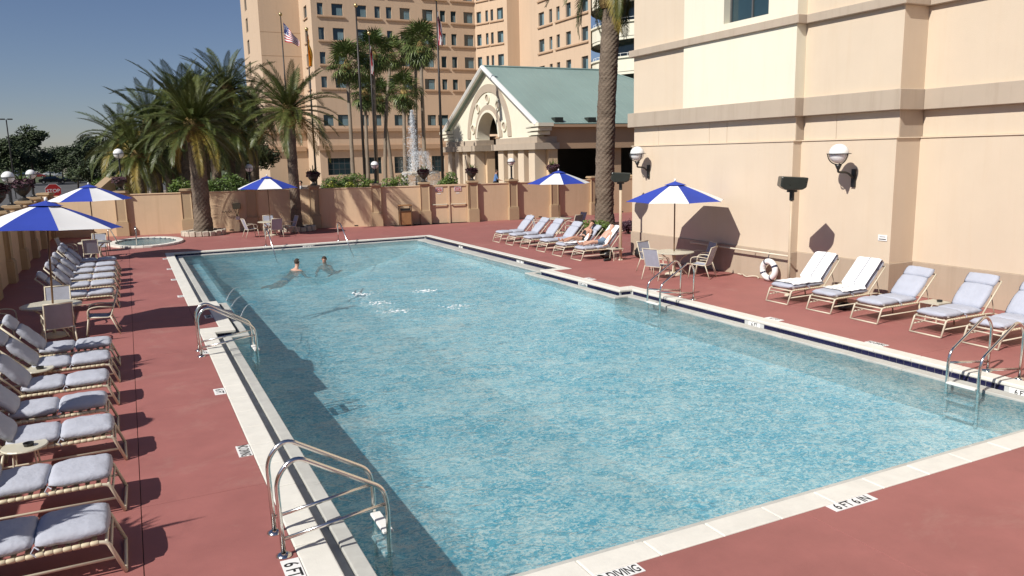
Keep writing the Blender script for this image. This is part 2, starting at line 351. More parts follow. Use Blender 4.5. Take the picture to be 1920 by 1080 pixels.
deck = struct('deck')
base = MB()
for b in ((-3.75, 1.15, -10, 46.4), (12.5, 30, -10, 40.2), (1.15, 12.5, -10, 5.48), (1.15, 12.9, 35.05, 45.5)): base.box(b[0], b[1], b[2], b[3], G0 + .001, -.012)
base.build('deck_bed', M_joint, deck, raw=True)
def slab(x0, x1, y0, y1, gap=.0035):
    m = MB(); m.box(x0 + gap, x1 - gap, y0 + gap, y1 - gap, -.02, 0); m.build('deck_slab', M_deck, deck, bev=.002)
ys = [-10, -2, 1.6, 5.3, 9.0, 12.7, 16.4, 20.1, 23.8, 27.5, 31.2, 34.9, 38.6, 42.3, 46.4]
for a, b in zip(ys, ys[1:]):
    slab(-3.75, -.2, a, b, .005)
    if b <= 5.3: slab(-.2, 1.13, a, b)
    elif a == 5.3: slab(-.2, 1.13, a, b)
    elif b <= 35.2: slab(-.2, 1.13, a, b)
slab(-.2, 1.13, 34.9, 38.6)
slab(1.13, 1.57, 18.5, 21.7)
for a, b in zip((-10, -2, 1.6), (-2, 1.6, 5.45)):
    for c, d in zip((1.13, 6.0, 11.0), (6.0, 11.0, 16.4)): slab(c, d, a, b)
xs = (1.13, 4.8, 8.5, 12.85)
for c, d in zip(xs, xs[1:]):
    slab(c, d, 35.1, 38.6)
xs = (-.2, 4.0, 8.5, 12.85)
for c, d in zip(xs, xs[1:]):
    slab(c, d, 38.6, 42.3); slab(c, d, 42.3, 45.4)
ys2 = [5.45, 9.0, 13.4, 17.9]
for a, b in zip(ys2, ys2[1:]): slab(12.56, 18, a, b)
slab(12.15, 18, 17.9, 21.7)
ys3 = [21.7, 26.2, 30.7, 35.1, 40.4]
for a, b in zip(ys3, ys3[1:]): slab(12.85, 18, a, b); slab(18, 24, a, b); slab(24, 29, a, b)

# ================================================================== POOL
pool = struct('swimming_pool')
WZ = -.135
def stones(x0, x1, y0, y1, along, step=.76):
    L = (x1 - x0) if along == 'x' else (y1 - y0); n = max(1, round(L / step)); s = L / n
    for k in range(n):
        m = MB(); g_ = .002
        dz = random.uniform(-.0015, .0015)
        if along == 'x': m.box(x0 + k * s + g_, x0 + (k + 1) * s - g_, y0, y1, -.06, .006 + dz)
        else: m.box(x0, x1, y0 + k * s + g_, y0 + (k + 1) * s - g_, -.06, .006 + dz)
        m.build('coping_stone', M_cope, pool, bev=.016, seg=2, smooth=False)
stones(1.13, 1.44, 5.76, 18.0, 'y'); stones(1.13, 1.88, 18.0, 18.5, 'x', .8); stones(1.57, 1.88, 18.5, 21.7, 'y'); stones(1.13, 1.88, 21.7, 22.05, 'x', .8); stones(1.13, 1.44, 22.05, 34.8, 'y')
stones(12.25, 12.56, 5.76, 17.45, 'y'); stones(11.84, 12.56, 17.45, 17.9, 'x', .8); stones(11.84, 12.15, 17.9, 21.7, 'y'); stones(11.84, 12.85, 21.7, 22.05, 'x', 1.1); stones(12.54, 12.85, 22.05, 34.8, 'y')
stones(1.13, 12.56, 5.45, 5.76, 'x'); stones(1.13, 12.85, 34.8, 35.1, 'x')
# backing below the coping, gutter, lip, walls and floor
bk = MB()
def wallbox(x0, x1, y0, y1, z0=-.24, z1=-.062): bk.box(x0, x1, y0, y1, z0, z1)
wallbox(1.15, 1.43, 5.5, 18.1); wallbox(1.15, 1.86, 18.1, 22.0); wallbox(1.15, 1.43, 22.0, 35.0)
wallbox(12.265, 12.6, 5.5, 17.47); wallbox(11.855, 12.6, 17.47, 22.03); wallbox(12.555, 12.9, 22.03, 35)
wallbox(1.43, 12.265, 5.5, 5.74); wallbox(1.43, 12.555, 34.815, 35)
bk.build('beam_under_coping', M_grout, pool, raw=True)
gu = MB(); gu.box(1.3, 12.8, 5.6, 34.95, -.26, -.235)
gm = MB()
for b in ((1.42, 1.60, 5.7, 34.9), (11.9, 12.6, 5.7, 34.9), (1.6, 11.9, 5.70, 5.80), (1.6, 11.9, 34.5, 34.9)): gm.box(b[0], b[1], b[2], b[3], -.26, -.15)
gm.build('gutter_channel', M_gut, pool, raw=True)
def lip(x0, x1, y0, y1, along):
    L = (x1 - x0) if along == 'x' else (y1 - y0); n = max(1, round(L / 3.0)); s = L / n
    for k in range(n):
        m = MB()
        if along == 'x': m.box(x0 + k * s + .002, x0 + (k + 1) * s - .002, y0, y1, -.3, -.1)
        else: m.box(x0, x1, y0 + k * s + .002, y0 + (k + 1) * s - .002, -.3, -.1)
        m.build('gutter_lip', M_lip, pool, bev=.012, seg=2)
LX0, LX1, LY0, LY1 = 1.75, 11.86, 5.97, 34.35
lip(1.58, 1.75, 5.97, 17.75, 'y'); lip(1.58, 2.14, 17.75, 17.95, 'x'); lip(1.97, 2.14, 17.95, 22.05, 'y'); lip(1.58, 2.14, 22.05, 22.25, 'x'); lip(1.58, 1.75, 22.25, 34.35, 'y')
lip(11.86, 12.1, 5.97, 17.1, 'y'); lip(11.45, 12.1, 17.1, 17.3, 'x'); lip(11.45, 11.68, 17.3, 22.2, 'y'); lip(11.45, 12.1, 22.2, 22.4, 'x'); lip(11.95, 12.38, 22.4, 34.35, 'y')
lip(1.58, 12.1, 5.75, 5.97, 'x'); lip(1.58, 12.38, 34.35, 34.6, 'x')
sh = MB()
def fz(y): return -1.80
yy = np.linspace(5.9, 34.4, 40)
for a, b in zip(yy, yy[1:]): sh.quad((1.5, a, fz(a)), (12.4, a, fz(a)), (12.4, b, fz(b)), (1.5, b, fz(b)))
for (x0, x1, y0, y1) in ((1.55, 1.745, 5.8, 34.4), (1.745, 2.13, 17.76, 22.24), (11.865, 12.5, 5.8, 17.11), (11.46, 12.5, 17.11, 22.39), (11.96, 12.6, 22.39, 34.5), (1.745, 12.0, 5.75, 5.965), (1.745, 12.5, 34.355, 34.6)):
    sh.box(x0, x1, y0, y1, -2.0 if x0 < 11 else -.75, -.22)
RP = lambda f: (12.6 - 5.2 * f, -.3 - 1.52 * f ** .9)
for i in range(8):
    (xa_, za_), (xb_, zb_) = RP(i / 8), RP((i + 1) / 8); sh.quad((xa_, 5.8, za_), (xb_, 5.8, zb_), (xb_, 34.5, zb_), (xa_, 34.5, za_))
sh.build('pool_basin', M_floor, pool, raw=True)
bn = MB(); bn.box(1.745, 2.35, 22.26, 34.35, -1.9, -.42); bn.build('underwater_bench', M_floor, pool, raw=True)
bn = MB(); bn.box(11.62, 11.864, 5.97, 17.1, -.7, -.26); bn.build('underwater_bench', M_lip, pool, raw=True)
# blue waterline tiles, one by one
tm = MB(); tm.box(-.0715, .0715, -.006, .006, -.055, .055); tile_me = tm.mesh('tile', M_tile, bev=.003)
def tiles(p0, p1, nrm):
    p0, p1 = Vector(p0), Vector(p1); L = (p1 - p0).length; n = int(L / .15); d = (p1 - p0) / L; st = (L - n * .15) / 2
    ang = math.atan2(d.y, d.x)
    for k in range(n):
        p = p0 + d * (st + .15 * (k + .5)) + Vector(nrm) * .006
        skip = False
        for q in MARKP:
            if (p - q).length < .26: skip = True
        if skip: continue
        link('tile', tile_me, pool, (p.x, p.y, -.121), (0, 0, ang))
MARKP = [Vector((12.265, 12.75, 0)), Vector((12.265, 6.95, 0)), Vector((11.855, 19.4, 0)), Vector((12.555, 24.9, 0)), Vector((12.555, 30.5, 0)), Vector((7.0, 34.815, 0))]
tiles((12.265, 17.47, 0), (12.265, 5.8, 0), (-1, 0, 0)); tiles((11.855, 17.47, 0), (12.265, 17.47, 0), (0, -1, 0)); tiles((11.855, 22.0, 0), (11.855, 17.47, 0), (-1, 0, 0))
tiles((12.555, 34.8, 0), (12.555, 22.05, 0), (-1, 0, 0)); tiles((1.45, 34.815, 0), (12.5, 34.815, 0), (0, -1, 0)); tiles((1.43, 18.1, 0), (1.86, 18.1, 0), (0, -1, 0))
# face markers with depths
def face_marker(p, txt, d, nrm, w=.42):
    d = Vector(d); nrm = Vector(nrm); c = Vector((p.x, p.y, -.121)) + nrm * .008
    m = MB(); m.box(-w / 2, w / 2, -.058, .058, -.006, .004); o = m.build('depth_marker', M_signw, pool); o.matrix_local = axes(c, d, (0, 0, 1))
    text_obj(txt, .12, M_ink, o, Matrix.Translation((0, -.003, .0055)), xscale=.85)
for p, t, w in ((MARKP[0], '6 FT', .36), (MARKP[1], '6 FT', .36), (MARKP[2], '5 FT 6 IN', .5), (MARKP[3], '5 FT', .36), (MARKP[4], '4 FT', .36)): face_marker(p, t, (0, -1, 0), (-1, 0, 0), w)
face_marker(MARKP[5], '3 FT 6 IN', (1, 0, 0), (0, -1, 0), .55)
# deck markers beside the coping
def deck_marker(x, y, txt, d, w, h, sz, xs_=1.0, up=None):
    d = Vector(d); up = Vector(up) if up else Vector((-d.y, d.x, 0))
    m = MB(); m.box(-w / 2, w / 2, -h / 2, h / 2, 0, .006); o = m.build('deck_marker', M_signw, pool); o.matrix_local = axes((x, y, .0005), d, up)
    if txt: text_obj(txt, sz, M_ink, o, Matrix.Translation((0, -sz * .03, .0072)), xscale=xs_)
deck_marker(6.62, 5.365, '6 FT 6 IN', (1, 0, 0), .62, .15, .165, .78); deck_marker(3.60, 5.365, 'NO DIVING', (1, 0, 0), .56, .15, .165, .6)
deck_marker(1.04, 6.85, '6 FT', (0, -1, 0), .42, .17, .19, .8); deck_marker(1.04, 10.19, 'NO DIVING', (0, -1, 0), .42, .17, .18, .45); deck_marker(1.04, 13.15, '6 FT', (0, -1, 0), .36, .17, .17, .8)
deck_marker(1.47, 19.9, 'NO DIVING', (0, -1, 0), .42, .17, .17, .45)
for y in (16.1, 23.4, 26.9, 29.7, 33.0): deck_marker(1.05, y, '5 FT' if y > 20 else '6 FT', (0, -1, 0), .32, .16, .15, .8)
for x, y in ((12.65, 12.55), (12.65, 9.9), (12.24, 19.6), (12.65, 17.0)): deck_marker(x, y, 'NO DIVING' if y < 12 else '6 FT', (0, -1, 0), .42, .17, .16, .45 if y < 12 else .8)
# water
nx, ny = 150, 430
X = np.linspace(1.70, 12.02, nx); Y = np.linspace(5.9, 34.42, ny); XX, YY = np.meshgrid(X, Y)
Z = np.zeros_like(XX); rs = np.random.RandomState(3)
for k in range(46):
    wl = rs.uniform(.22, 1.3); an = rs.uniform(0, 2 * math.pi); ph = rs.uniform(0, 7); kk = 2 * math.pi / wl
    Z += .0014 * wl ** .9 * np.sin(kk * (XX * math.cos(an) + YY * math.sin(an)) + ph + .8 * np.sin(XX * rs.uniform(.3, 1.2) + YY * rs.uniform(.3, 1.2)))
vv = np.stack([XX, YY, Z + WZ], -1).reshape(-1, 3)
ii = np.arange(nx * ny).reshape(ny, nx); ff = np.stack([ii[:-1, :-1], ii[:-1, 1:], ii[1:, 1:], ii[1:, :-1]], -1).reshape(-1, 4)
me = bpy.data.meshes.new('water'); me.from_pydata(vv.tolist(), [], ff.tolist()); me.materials.append(M_water); me.polygons.foreach_set('use_smooth', [True] * len(me.polygons))
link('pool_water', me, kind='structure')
# churned water above the floor jets
for k, (x, y) in enumerate(((5.74, 21.56), (5.76, 19.93), (5.83, 18.62), (7.53, 21.02), (7.37, 18.38))):
    m = MB(); rnd = random.Random(k)
    for j in range(60):
        a = rnd.gauss(0, .30); b = rnd.gauss(0, .16); s = rnd.uniform(.008, .03) * math.exp(-a * a * 4)
        ca, sa = math.cos(.45), math.sin(.45)
        m.sphere((x + a * ca - b * sa, y + a * sa * 0.4 + b * ca, WZ + .012), s, 6, 4, (1.6, .8, .5))
    m.build('jet_foam', M_foam, raw=True, kind='stuff', label=['white foam over the floor jet, closest to the swimmers of the wide row', 'white foam over the floor jet, in the middle of its row of three', 'white foam over the floor jet, widest patch of the row of three', 'white foam over the floor jet across from the row of three, nearer the swimmers', 'thin white foam over the floor jet across from the row of three'][k])
# thin water arcs springing from the pool bulge
for k, (a, b) in enumerate((((424, 564), (451, 541)), ((427, 589), (460, 555)), ((450, 597), (476, 572)))):
    p0 = at_z(*a, -.05); p1 = at_z(*b, WZ); pts = [p0.lerp(p1, t) + Vector((0, 0, .30 * 4 * t * (1 - t) * .5)) for t in [i / 10 for i in range(11)]]
    m = MB(); m.tube(pts, .007, 5); m.build('water_jet', M_spray, smooth=True, label='thin arc of water springing from the pool edge bulge', category='water jet', group='arcs of water from the pool edge')
# ------------------------------------------------------------------ raised hot tub
spa = thing('hot_tub', 'round hot tub with pale stone rim sunk in the red deck', 'hot tub', (.55, 40.1, 0))
n = 30
for k in range(n):
    a0, a1 = 2 * math.pi * k / n + .004, 2 * math.pi * (k + 1) / n - .004; m = MB()
    P = [(r * c * math.cos(a), r * s_ * math.sin(a)) for (r, c, s_, a) in ((1.62, 1, 1.45, a0), (1.62, 1, 1.45, a1), (1.32, 1, 1.5, a1), (1.32, 1, 1.5, a0))]
    m.prism(P, 0, .10); m.build('rim_stone', M_cope, spa, bev=.012, seg=1)
m = MB(); m.lathe([(1.33, .075), (1.30, .02), (1.28, .02)], 40, sx=1, sy=1.5); m.build('tile_band', M_tile, spa, smooth=True)
m = MB(); m.lathe([(1.34, .012), (0.001, .012)], 40, sx=1, sy=1.5); m.build('tub_floor', M_lip, spa)
m = MB(); m.lathe([(1.33, .05), (.9, .055), (.5, .05), (0.001, .052)], 40, sx=1, sy=1.5); m.build('water', M_water, spa, smooth=True)

# ================================================================== BOUNDARY WALLS
def pillar_meshes():
    d = {}
    m = MB(); m.box(-.25, .25, -.25, .25, 0, 2.18); me = m.mesh('pillar', M_pillar)
    bm = bmesh.new(); bm.from_mesh(me)
    for f in list(bm.faces):
        if abs(f.normal.z) < .1:
            r = bmesh.ops.inset_region(bm, faces=[f], thickness=.09, depth=0); bmesh.ops.translate(bm, verts=f.verts, vec=-f.normal * .035)
            for v in f.verts: 
                if v.co.z < .5: v.co.z = .86
    bm.to_mesh(me); bm.free(); d['shaft'] = me
    m = MB(); m.box(-.31, .31, -.31, .31, 0, .70); m.box(-.285, .285, -.285, .285, .701, .76); d['ped'] = m.mesh('pedestal', M_pillar, bev=.008)
    m = MB(); m.box(-.28, .28, -.28, .28, 2.18, 2.22); m.box(-.32, .32, -.32, .32, 2.221, 2.29); m.box(-.295, .295, -.295, .295, 2.291, 2.33); d['cap'] = m.mesh('cap', M_pillar, bev=.01)
    return d
PM = pillar_meshes()
def pillar(parent, x, y, rz):
    o = link('pillar', PM['shaft'], parent, (x, y, 0), (0, 0, rz)); link('pedestal', PM['ped'], o); link('cap', PM['cap'], o); return o
def fence_run(parent, pts, skip=(), scup=True):
    for i, (a, b) in enumerate(zip(pts, pts[1:])):
        a, b = Vector((*a, 0)), Vector((*b, 0)); d = (b - a); L = d.length; rz = math.atan2(d.y, d.x)
        if i in skip: continue
        m = MB(); m.box(.2, L - .2, -.09, .09, 0, 2.09); o = m.build('wall_panel', M_fence, parent, loc=a, rot=(0, 0, rz), bev=.004)
        m = MB(); m.box(.2, L - .2, -.12, .12, 2.092, 2.15); m.build('coping', M_fence, o, bev=.012, seg=2)
        if scup and i % 2 == 0:
            m = MB(); m.box(L * .62, L * .62 + .2, -.1, -.092, .05, .1); m.build('scupper', M_black, o)
back_pts = [(-3.8, 46.1), (-.35, 44.9), (2.75, 44.35), (5.9, 43.55), (9.05, 42.6), (12.2, 41.6), (14.8, 41.05), (17.5, 40.55), (19.9, 40.35), (22.6, 40.3), (25.4, 40.35), (28.6, 40.4)]
bw = thing('boundary_wall', 'tan stucco wall with olive pillars running behind the pool, broken by double doors', 'wall')
fence_run(bw, back_pts, skip=(6,))
for i, p in enumerate(back_pts):
    a = back_pts[max(0, i - 1)]; b = back_pts[min(len(back_pts) - 1, i + 1)]; pillar(bw, p[0], p[1], math.atan2(b[1] - a[1], b[0] - a[0]))
left_pts = [(-3.8, y) for y in (-7.5, -3.8, -.1, 3.6, 7.3, 11.0, 14.7, 18.4, 22.1, 25.8, 29.4, 33.0, 36.8, 40.6, 46.1)]
lw = thing('boundary_wall', 'shaded tan stucco wall with pillars behind the long row of loungers', 'wall')
fence_run(lw, left_pts, scup=False)
for p in left_pts[:-1]: pillar(lw, p[0], p[1], math.pi / 2)
# sloped wing wall beyond the corner
m = MB(); 
pa, pb = at_d(181, 352, 46), at_d(206, 331, 49)
d_ = (pb - pa); d_.z = 0; d_.normalize(); nn = Vector((-d_.y, d_.x, 0)) * .25
A = [pa - nn, pa + nn, pb + nn, pb - nn]
for q in range(4): pass
lo = [Vector((p.x, p.y, -.02)) for p in A]
for q in range(4): m.quad(lo[q], lo[(q + 1) % 4], A[(q + 1) % 4], A[q])
m.quad(*A); m.build('wing_wall', M_pillar, label='sloping stub of tan wall rising behind the corner urn', category='wall')

# double doors in the back wall
a, b = Vector((14.8, 41.05, 0)), Vector((17.5, 40.55, 0)); rz = math.atan2((b - a).y, (b - a).x); L = (b - a).length
gate = thing('double_door', 'pair of tan steel exit doors with push bars in the back wall', 'door', a, rz)
m = MB(); m.box(.26, .36, -.1, .1, 0, 2.16); m.box(L - .36, L - .26, -.1, .1, 0, 2.16); m.box(.36, L - .36, -.1, .1, 2.06, 2.16); m.box(L / 2 - .05, L / 2 + .05, -.1, .06, 0, 2.06); m.build('door_frame', M_fence, gate, bev=.005)
for k in range(2):
    x0 = .37 + k * (L / 2 - .31); x1 = x0 + L / 2 - .43
    m = MB(); m.box(x0, x1, -.05, 0, .02, 2.05); dl = m.build('door', M_fence, gate, bev=.004)
    m = MB(); m.tube([(x0 + .05, -.13, 1.05), (x1 - .05, -.13, 1.05)], .03, 8); m.box(x0 + .04, x0 + .1, -.13, -.05, 1.02, 1.08); m.box(x1 - .1, x1 - .04, -.13, -.05, 1.02, 1.08); m.build('push_bar', M_frame, dl)
    cx = (x0 + x1) / 2 - .02
    s = thing('exit_sign', ['red EXIT sign on the door leaf beside the trash bin', 'red EXIT sign on the door leaf away from the trash bin'][k], 'sign', gate.matrix_world @ Vector((0, 0, 0)), 0, 'exit signs on the doors')
    s.location = a; s.rotation_euler = (0, 0, rz)
    m = MB(); m.box(cx - .2, cx + .2, -.075, -.055, 1.78, 2.02); m.build('plate', M_red, s)
    m = MB(); 
    for q in ((cx - .2, cx + .2, 2.0, 2.02), (cx - .2, cx + .2, 1.78, 1.80), (cx - .2, cx - .18, 1.8, 2.0), (cx + .18, cx + .2, 1.8, 2.0)): m.box(q[0], q[1], -.08, -.0755, q[2], q[3])
    m.build('border', M_signw, s)
    text_obj('EXIT', .19, M_signw, s, axes((cx, -.0775, 1.895), (1, 0, 0), (0, 0, 1)))
    m = MB(); m.box(cx - .1, cx + .1, -.058, -.054, 1.64, 1.69); m.build('notice_strip', M_signw, s)

# ================================================================== HOTEL WING BESIDE THE POOL
wing = thing('hotel_wing', 'peach and cream stucco hotel wing with taupe bands rising beside the pool', 'building')
SY1, SY2, YF, YN = 15.87, 12.9, 23.45, -14.0
secs = [(SY1, YF, 16.45), (SY2, SY1, 16.75), (YN, SY2, 17.6)]
XB = 34
def wbox(name, x0, y0, y1, z0, z1, m_, bev=.004, x1=XB):
    m = MB(); m.box(x0, x1, y0, y1, z0, z1); return m.build(name, m_, wing, bev=bev)
for k, (y0, y1, x) in enumerate(secs):
    e0 = y0 - (0.0 if k < 2 else 0)
    wbox('lower_wall', x, y0, y1, .871, 3.92, M_wall)
    wbox('wainscot', x - .035, y0 - (.035 if k < 2 else 0), y1 + (.035 if k == 0 else 0) - (.036 if k else 0), 0, .87, M_wains, .01)
    wbox('wall_ledge', x - .03, y0 - (.03 if k < 2 else 0), y1 + (.03 if k == 0 else 0) - (.031 if k else 0), 3.921, 3.955, M_wall, .01)
    # plaster panels of the frieze, with open joints
    ys_ = np.arange(y1, max(y0, 2) - .01, -1.0); gp = [y1] + [y1 - v for v in ((1.45, 4.05, 4.85) if k == 0 else (1.1,) if k == 1 else (2.5, 3.2, 5.6, 6.3, 9))] + [y0]
    for a_, b_ in zip(gp, gp[1:]):
        wbox('frieze_panel', x + .07, b_ + .006, a_ - .006, 3.956, 4.60, M_wall, .006)
    wbox('frieze_backing', x + .1, y0, y1, 3.956, 4.60, M_band, 0)
    wbox('band', x - .13, y0 - (.13 if k < 2 else 0), y1 + (.13 if k == 0 else 0) - (.131 if k else 0), 4.601, 5.09, M_band, .012)
    wbox('band', x - .11, y0 - (.11 if k < 2 else 0), y1 + (.11 if k == 0 else 0) - (.111 if k else 0), 7.02, 7.25, M_band, .012)
    if k:
        wbox('upper_wall', x + .02, y0, y1, 5.091, 7.019, M_wall); wbox('upper_wall', x + .02, y0, y1, 7.251, 18, M_wall)
YC = 20.6
wbox('upper_wall', 16.5, YC, YF, 5.091, 7.019, M_wall); wbox('upper_wall', 16.5, YC, YF, 7.251, 18, M_wall)
wbox('cream_bay', 16.42, SY1, YC, 5.091, 7.019, M_cream)
# cream bay above with a deep window
wy0, wy1, wz0, wz1 = 16.93, 18.75, 7.44, 9.6
for (y0, y1, z0, z1) in ((SY1, wy0, 7.251, 18), (wy1, YC, 7.251, 18), (wy0, wy1, 7.251, wz0), (wy0, wy1, wz1, 18)): wbox('cream_bay', 16.42, y0, y1, z0, z1, M_cream, 0)
m = MB()
for q in ((wy0, wy0 + .06, wz0, wz1), (wy1 - .06, wy1, wz0, wz1), (wy0 + .06, wy1 - .06, wz0, wz0 + .06), (wy0 + .06, wy1 - .06, wz1 - .06, wz1), (17.8, 17.85, wz0 + .06, wz1 - .06)): m.box(16.66, 16.74, q[0], q[1], q[2], q[3])
wd = m.build('window', M_wframe, wing)
m = MB(); m.box(16.70, 16.71, wy0 + .06, wy1 - .06, wz0 + .06, wz1 - .06); m.build('pane', M_glass, wd)
m = MB(); m.box(16.76, 16.8, wy0, wy1, wz0, wz1); m.build('room_back', M_black, wd)
# pipe rail along the wainscot
m = MB(); pA, pB = at_x(1296, 461, 16.25), at_x(1482, 486, 16.25); m.tube([(16.22, pA.y, .80), (16.22, pB.y, .80)], .028, 8)
for y in np.linspace(pA.y - .2, pB.y + .2, 4): m.tube([(16.22, y, .80), (16.43, y, .78)], .014, 6)
m.build('pipe_rail', M_frame, smooth=True, label='pale pipe rail fixed along the wainscot above the life ring', category='rail')
# small white notice
p = at_x(1654, 446, 16.72); s = thing('wall_notice', 'small white notice plate on the peach wall above the lounger backs', 'sign', (16.74, p.y, p.z))
m = MB(); m.box(-.008, 0, -.13, .13, -.075, .075); m.build('plate', M_signw, s)
m = MB(); m.box(-.0105, -.0082, -.10, .10, -.045, -.025); m.box(-.0105, -.0082, -.08, .08, .02, .03); m.build('lettering', M_ink, s)

def globe_lamp_head(root, z, r=.21, x=0):
    m = MB(); m.sphere((x, 0, z), r, 24, 14); m.build('globe', M_globe, root, smooth=True)
    m = MB(); m.lathe([(r + .004, -.012), (r + .05, -.012), (r + .05, .006), (r + .004, .006)], 24, (x, 0, z)); m.build('collar_ring', M_black, root, smooth=False)
    m = MB()
    for k in range(3):
        a = 2 * math.pi * k / 3 + .5
        pts = [(x + math.cos(a) * (r + .03) * math.cos(t), math.sin(a) * (r + .03) * math.cos(t), z + (r + .03) * math.sin(t)) for t in [-i * math.pi / 2 / 8 for i in range(9)]]
        m.tube(pts, .014, 6)
    m.lathe([(.001, -r - .02), (.09, -r - .03), (.05, -r - .12), (.03, -r - .16), (.001, -r - .16)], 12, (x, 0, z)); m.build('cradle', M_black, root, smooth=True)
for k, (px, py, X_, xw) in enumerate(((1573, 288, 16.15, 16.75), (1195, 288, 15.95, 16.45))):
    p = at_x(px, py, X_); t = thing('wall_lamp', ['white globe wall lamp on a black bracket above the white-towelled loungers', 'white globe wall lamp on a black bracket near the tall palm trunk'][k], 'lamp', (X_, p.y, p.z), 0, 'globe wall lamps')
    globe_lamp_head(t, 0, .245); d = xw - X_
    m = MB(); m.tube(fillet([(0, 0, -.38), (0, 0, -.46), (d * .55, 0, -.48), (d - .02, 0, -.64)], .1), .028, 8); m.box(d - .05, d + .02, -.06, .06, -.86, -.4); m.build('bracket', M_black, t)

# floodlights on poles
for k, (x, y, pz_) in enumerate(((15.0, 14.45, 2.86), (15.3, 22.5, 3.0))):
    t = thing('patio_heater', ['dark patio heater head on a pale pole behind the towelled lounger', 'dark patio heater head on a pale pole beside the sunbathers'][k], 'patio heater', (x, y, 0), 0, 'heaters on pale poles')
    m = MB(); m.tube([(0, 0, 0), (0, 0, 2.5)], .036 if k == 0 else .05, 12); m.build('pole', M_beige, t, smooth=True)
    m = MB(); m.lathe([(.09, 0), (.09, .02), (.05, .05)], 14); m.build('base_flange', M_frame, t)
    m = MB(); m.tube([(0, 0, 2.45), (0, 0, 2.68)], .06, 10); m.tube([(0, 0, 2.66), (0, 0, 2.72)], .13, 12); m.build('yoke', M_black, t)
    m = MB(); h = .36; prof = [(-.20, 2.72), (.20, 2.72), (.30, 2.78), (.34, 3.02), (-.30, 3.06), (-.33, 2.82)]
    pts0 = [(q[1] - 2.9, q[0]) for q in prof]
    m.prism([(q[0], q[1]) for q in prof], -.26, .26)
    m.v = [(v[0], v[2], v[1]) for v in m.v]; m.build('heater_head', M_head, t, bev=.03, seg=2, rot=(0, 0, R(-35)))

# life ring hanging below the rail
p = at_x(1444, 507, 16.25); lr = thing('life_ring', 'white life ring with dark bands hung under the pipe rail', 'life ring', (16.20, p.y, .34))
m = MB(); path = [(0, .24 * math.cos(a), .24 * math.sin(a)) for a in [2 * math.pi * k / 32 for k in range(33)]]; m.tube(path, .085, 10, cap=False); m.build('ring', M_white, lr, smooth=True)
for k in range(4):
    a = math.pi / 4 + k * math.pi / 2 + .3; m = MB(); m.tube([(0, .24 * math.cos(b_), .24 * math.sin(b_)) for b_ in (a - .11, a, a + .11)], .089, 10, cap=False); m.build('band', M_navy, lr, smooth=True)
m = MB(); m.tube([(0, .05, .32), (.02, .02, .46), (.02, 0, .50)], .012, 6); m.build('hook_rope', M_navy, lr)
m = MB(); rnd = random.Random(2); pts = [(16.25 + .08 * math.sin(t * 9), p.y + .45 + t * .9, .03 + .03 * abs(math.sin(t * 7))) for t in [i / 24 for i in range(25)]]; m.tube(pts, .018, 6); m.build('coiled_rope', M_frame, smooth=True, label='loose pale rope lying on the deck beside the life ring', category='rope')

# ================================================================== HOTEL TOWER
tower = thing('hotel_tower', 'tall tan stucco hotel block with rows of square windows', 'building')
WMESH = {}
def window_at(parent, O, U, N, u0, u1, z0, z1, depth=.18, curtain=True, grid=False):
    """O origin, U along wall, N outward."""
    w, h = round(u1 - u0, 1), round(z1 - z0, 1); key = (w, h, grid)
    if key not in WMESH:
        f = MB(); t = .05
        for q in ((-w / 2, -w / 2 + t, 0, h), (w / 2 - t, w / 2, 0, h), (-w / 2 + t, w / 2 - t, 0, t), (-w / 2 + t, w / 2 - t, h - t, h)): f.box(q[0], q[1], -.03, .03, q[2], q[3])
        if grid:
            for i in range(1, 4): f.box(-w / 2 + w * i / 4 - .02, -w / 2 + w * i / 4 + .02, -.02, .02, t, h - t)
            for i in range(1, 3): f.box(-w / 2 + t, w / 2 - t, -.021, .021, h * i / 3 - .02, h * i / 3 + .02)
        p_ = MB(); p_.box(-w / 2 + t, w / 2 - t, -.005, .005, t, h - t)
        c_ = MB(); xs_ = np.linspace(-.05 * w, w / 2 - t, 7); 
        for i in range(6):
            ya, yb = -.012 - .008 * (i % 2), -.012 - .008 * ((i + 1) % 2); c_.quad((xs_[i], ya, t), (xs_[i + 1], yb, t), (xs_[i + 1], yb, h * .8), (xs_[i], ya, h * .8))
        WMESH[key] = (f.mesh('window', M_wframe), p_.mesh('pane', M_glass), c_.mesh('curtain', M_curt))
    f, p_, c_ = WMESH[key]
    c = Vector(O) + Vector(U) * ((u0 + u1) / 2) - Vector(N) * depth; c.z = z0
    o = link('window', f, parent); o.matrix_local = Matrix(((U[0], -N[0], 0, c.x), (U[1], -N[1], 0, c.y), (0, 0, 1, c.z), (0, 0, 0, 1)))
    link('pane', p_, o)
    if curtain and random.random() < .85: link('curtain', c_, o, scale=(random.choice((1, -1)) if random.random() < .25 else 1, 1, random.uniform(.75, 1.1)))
    return o
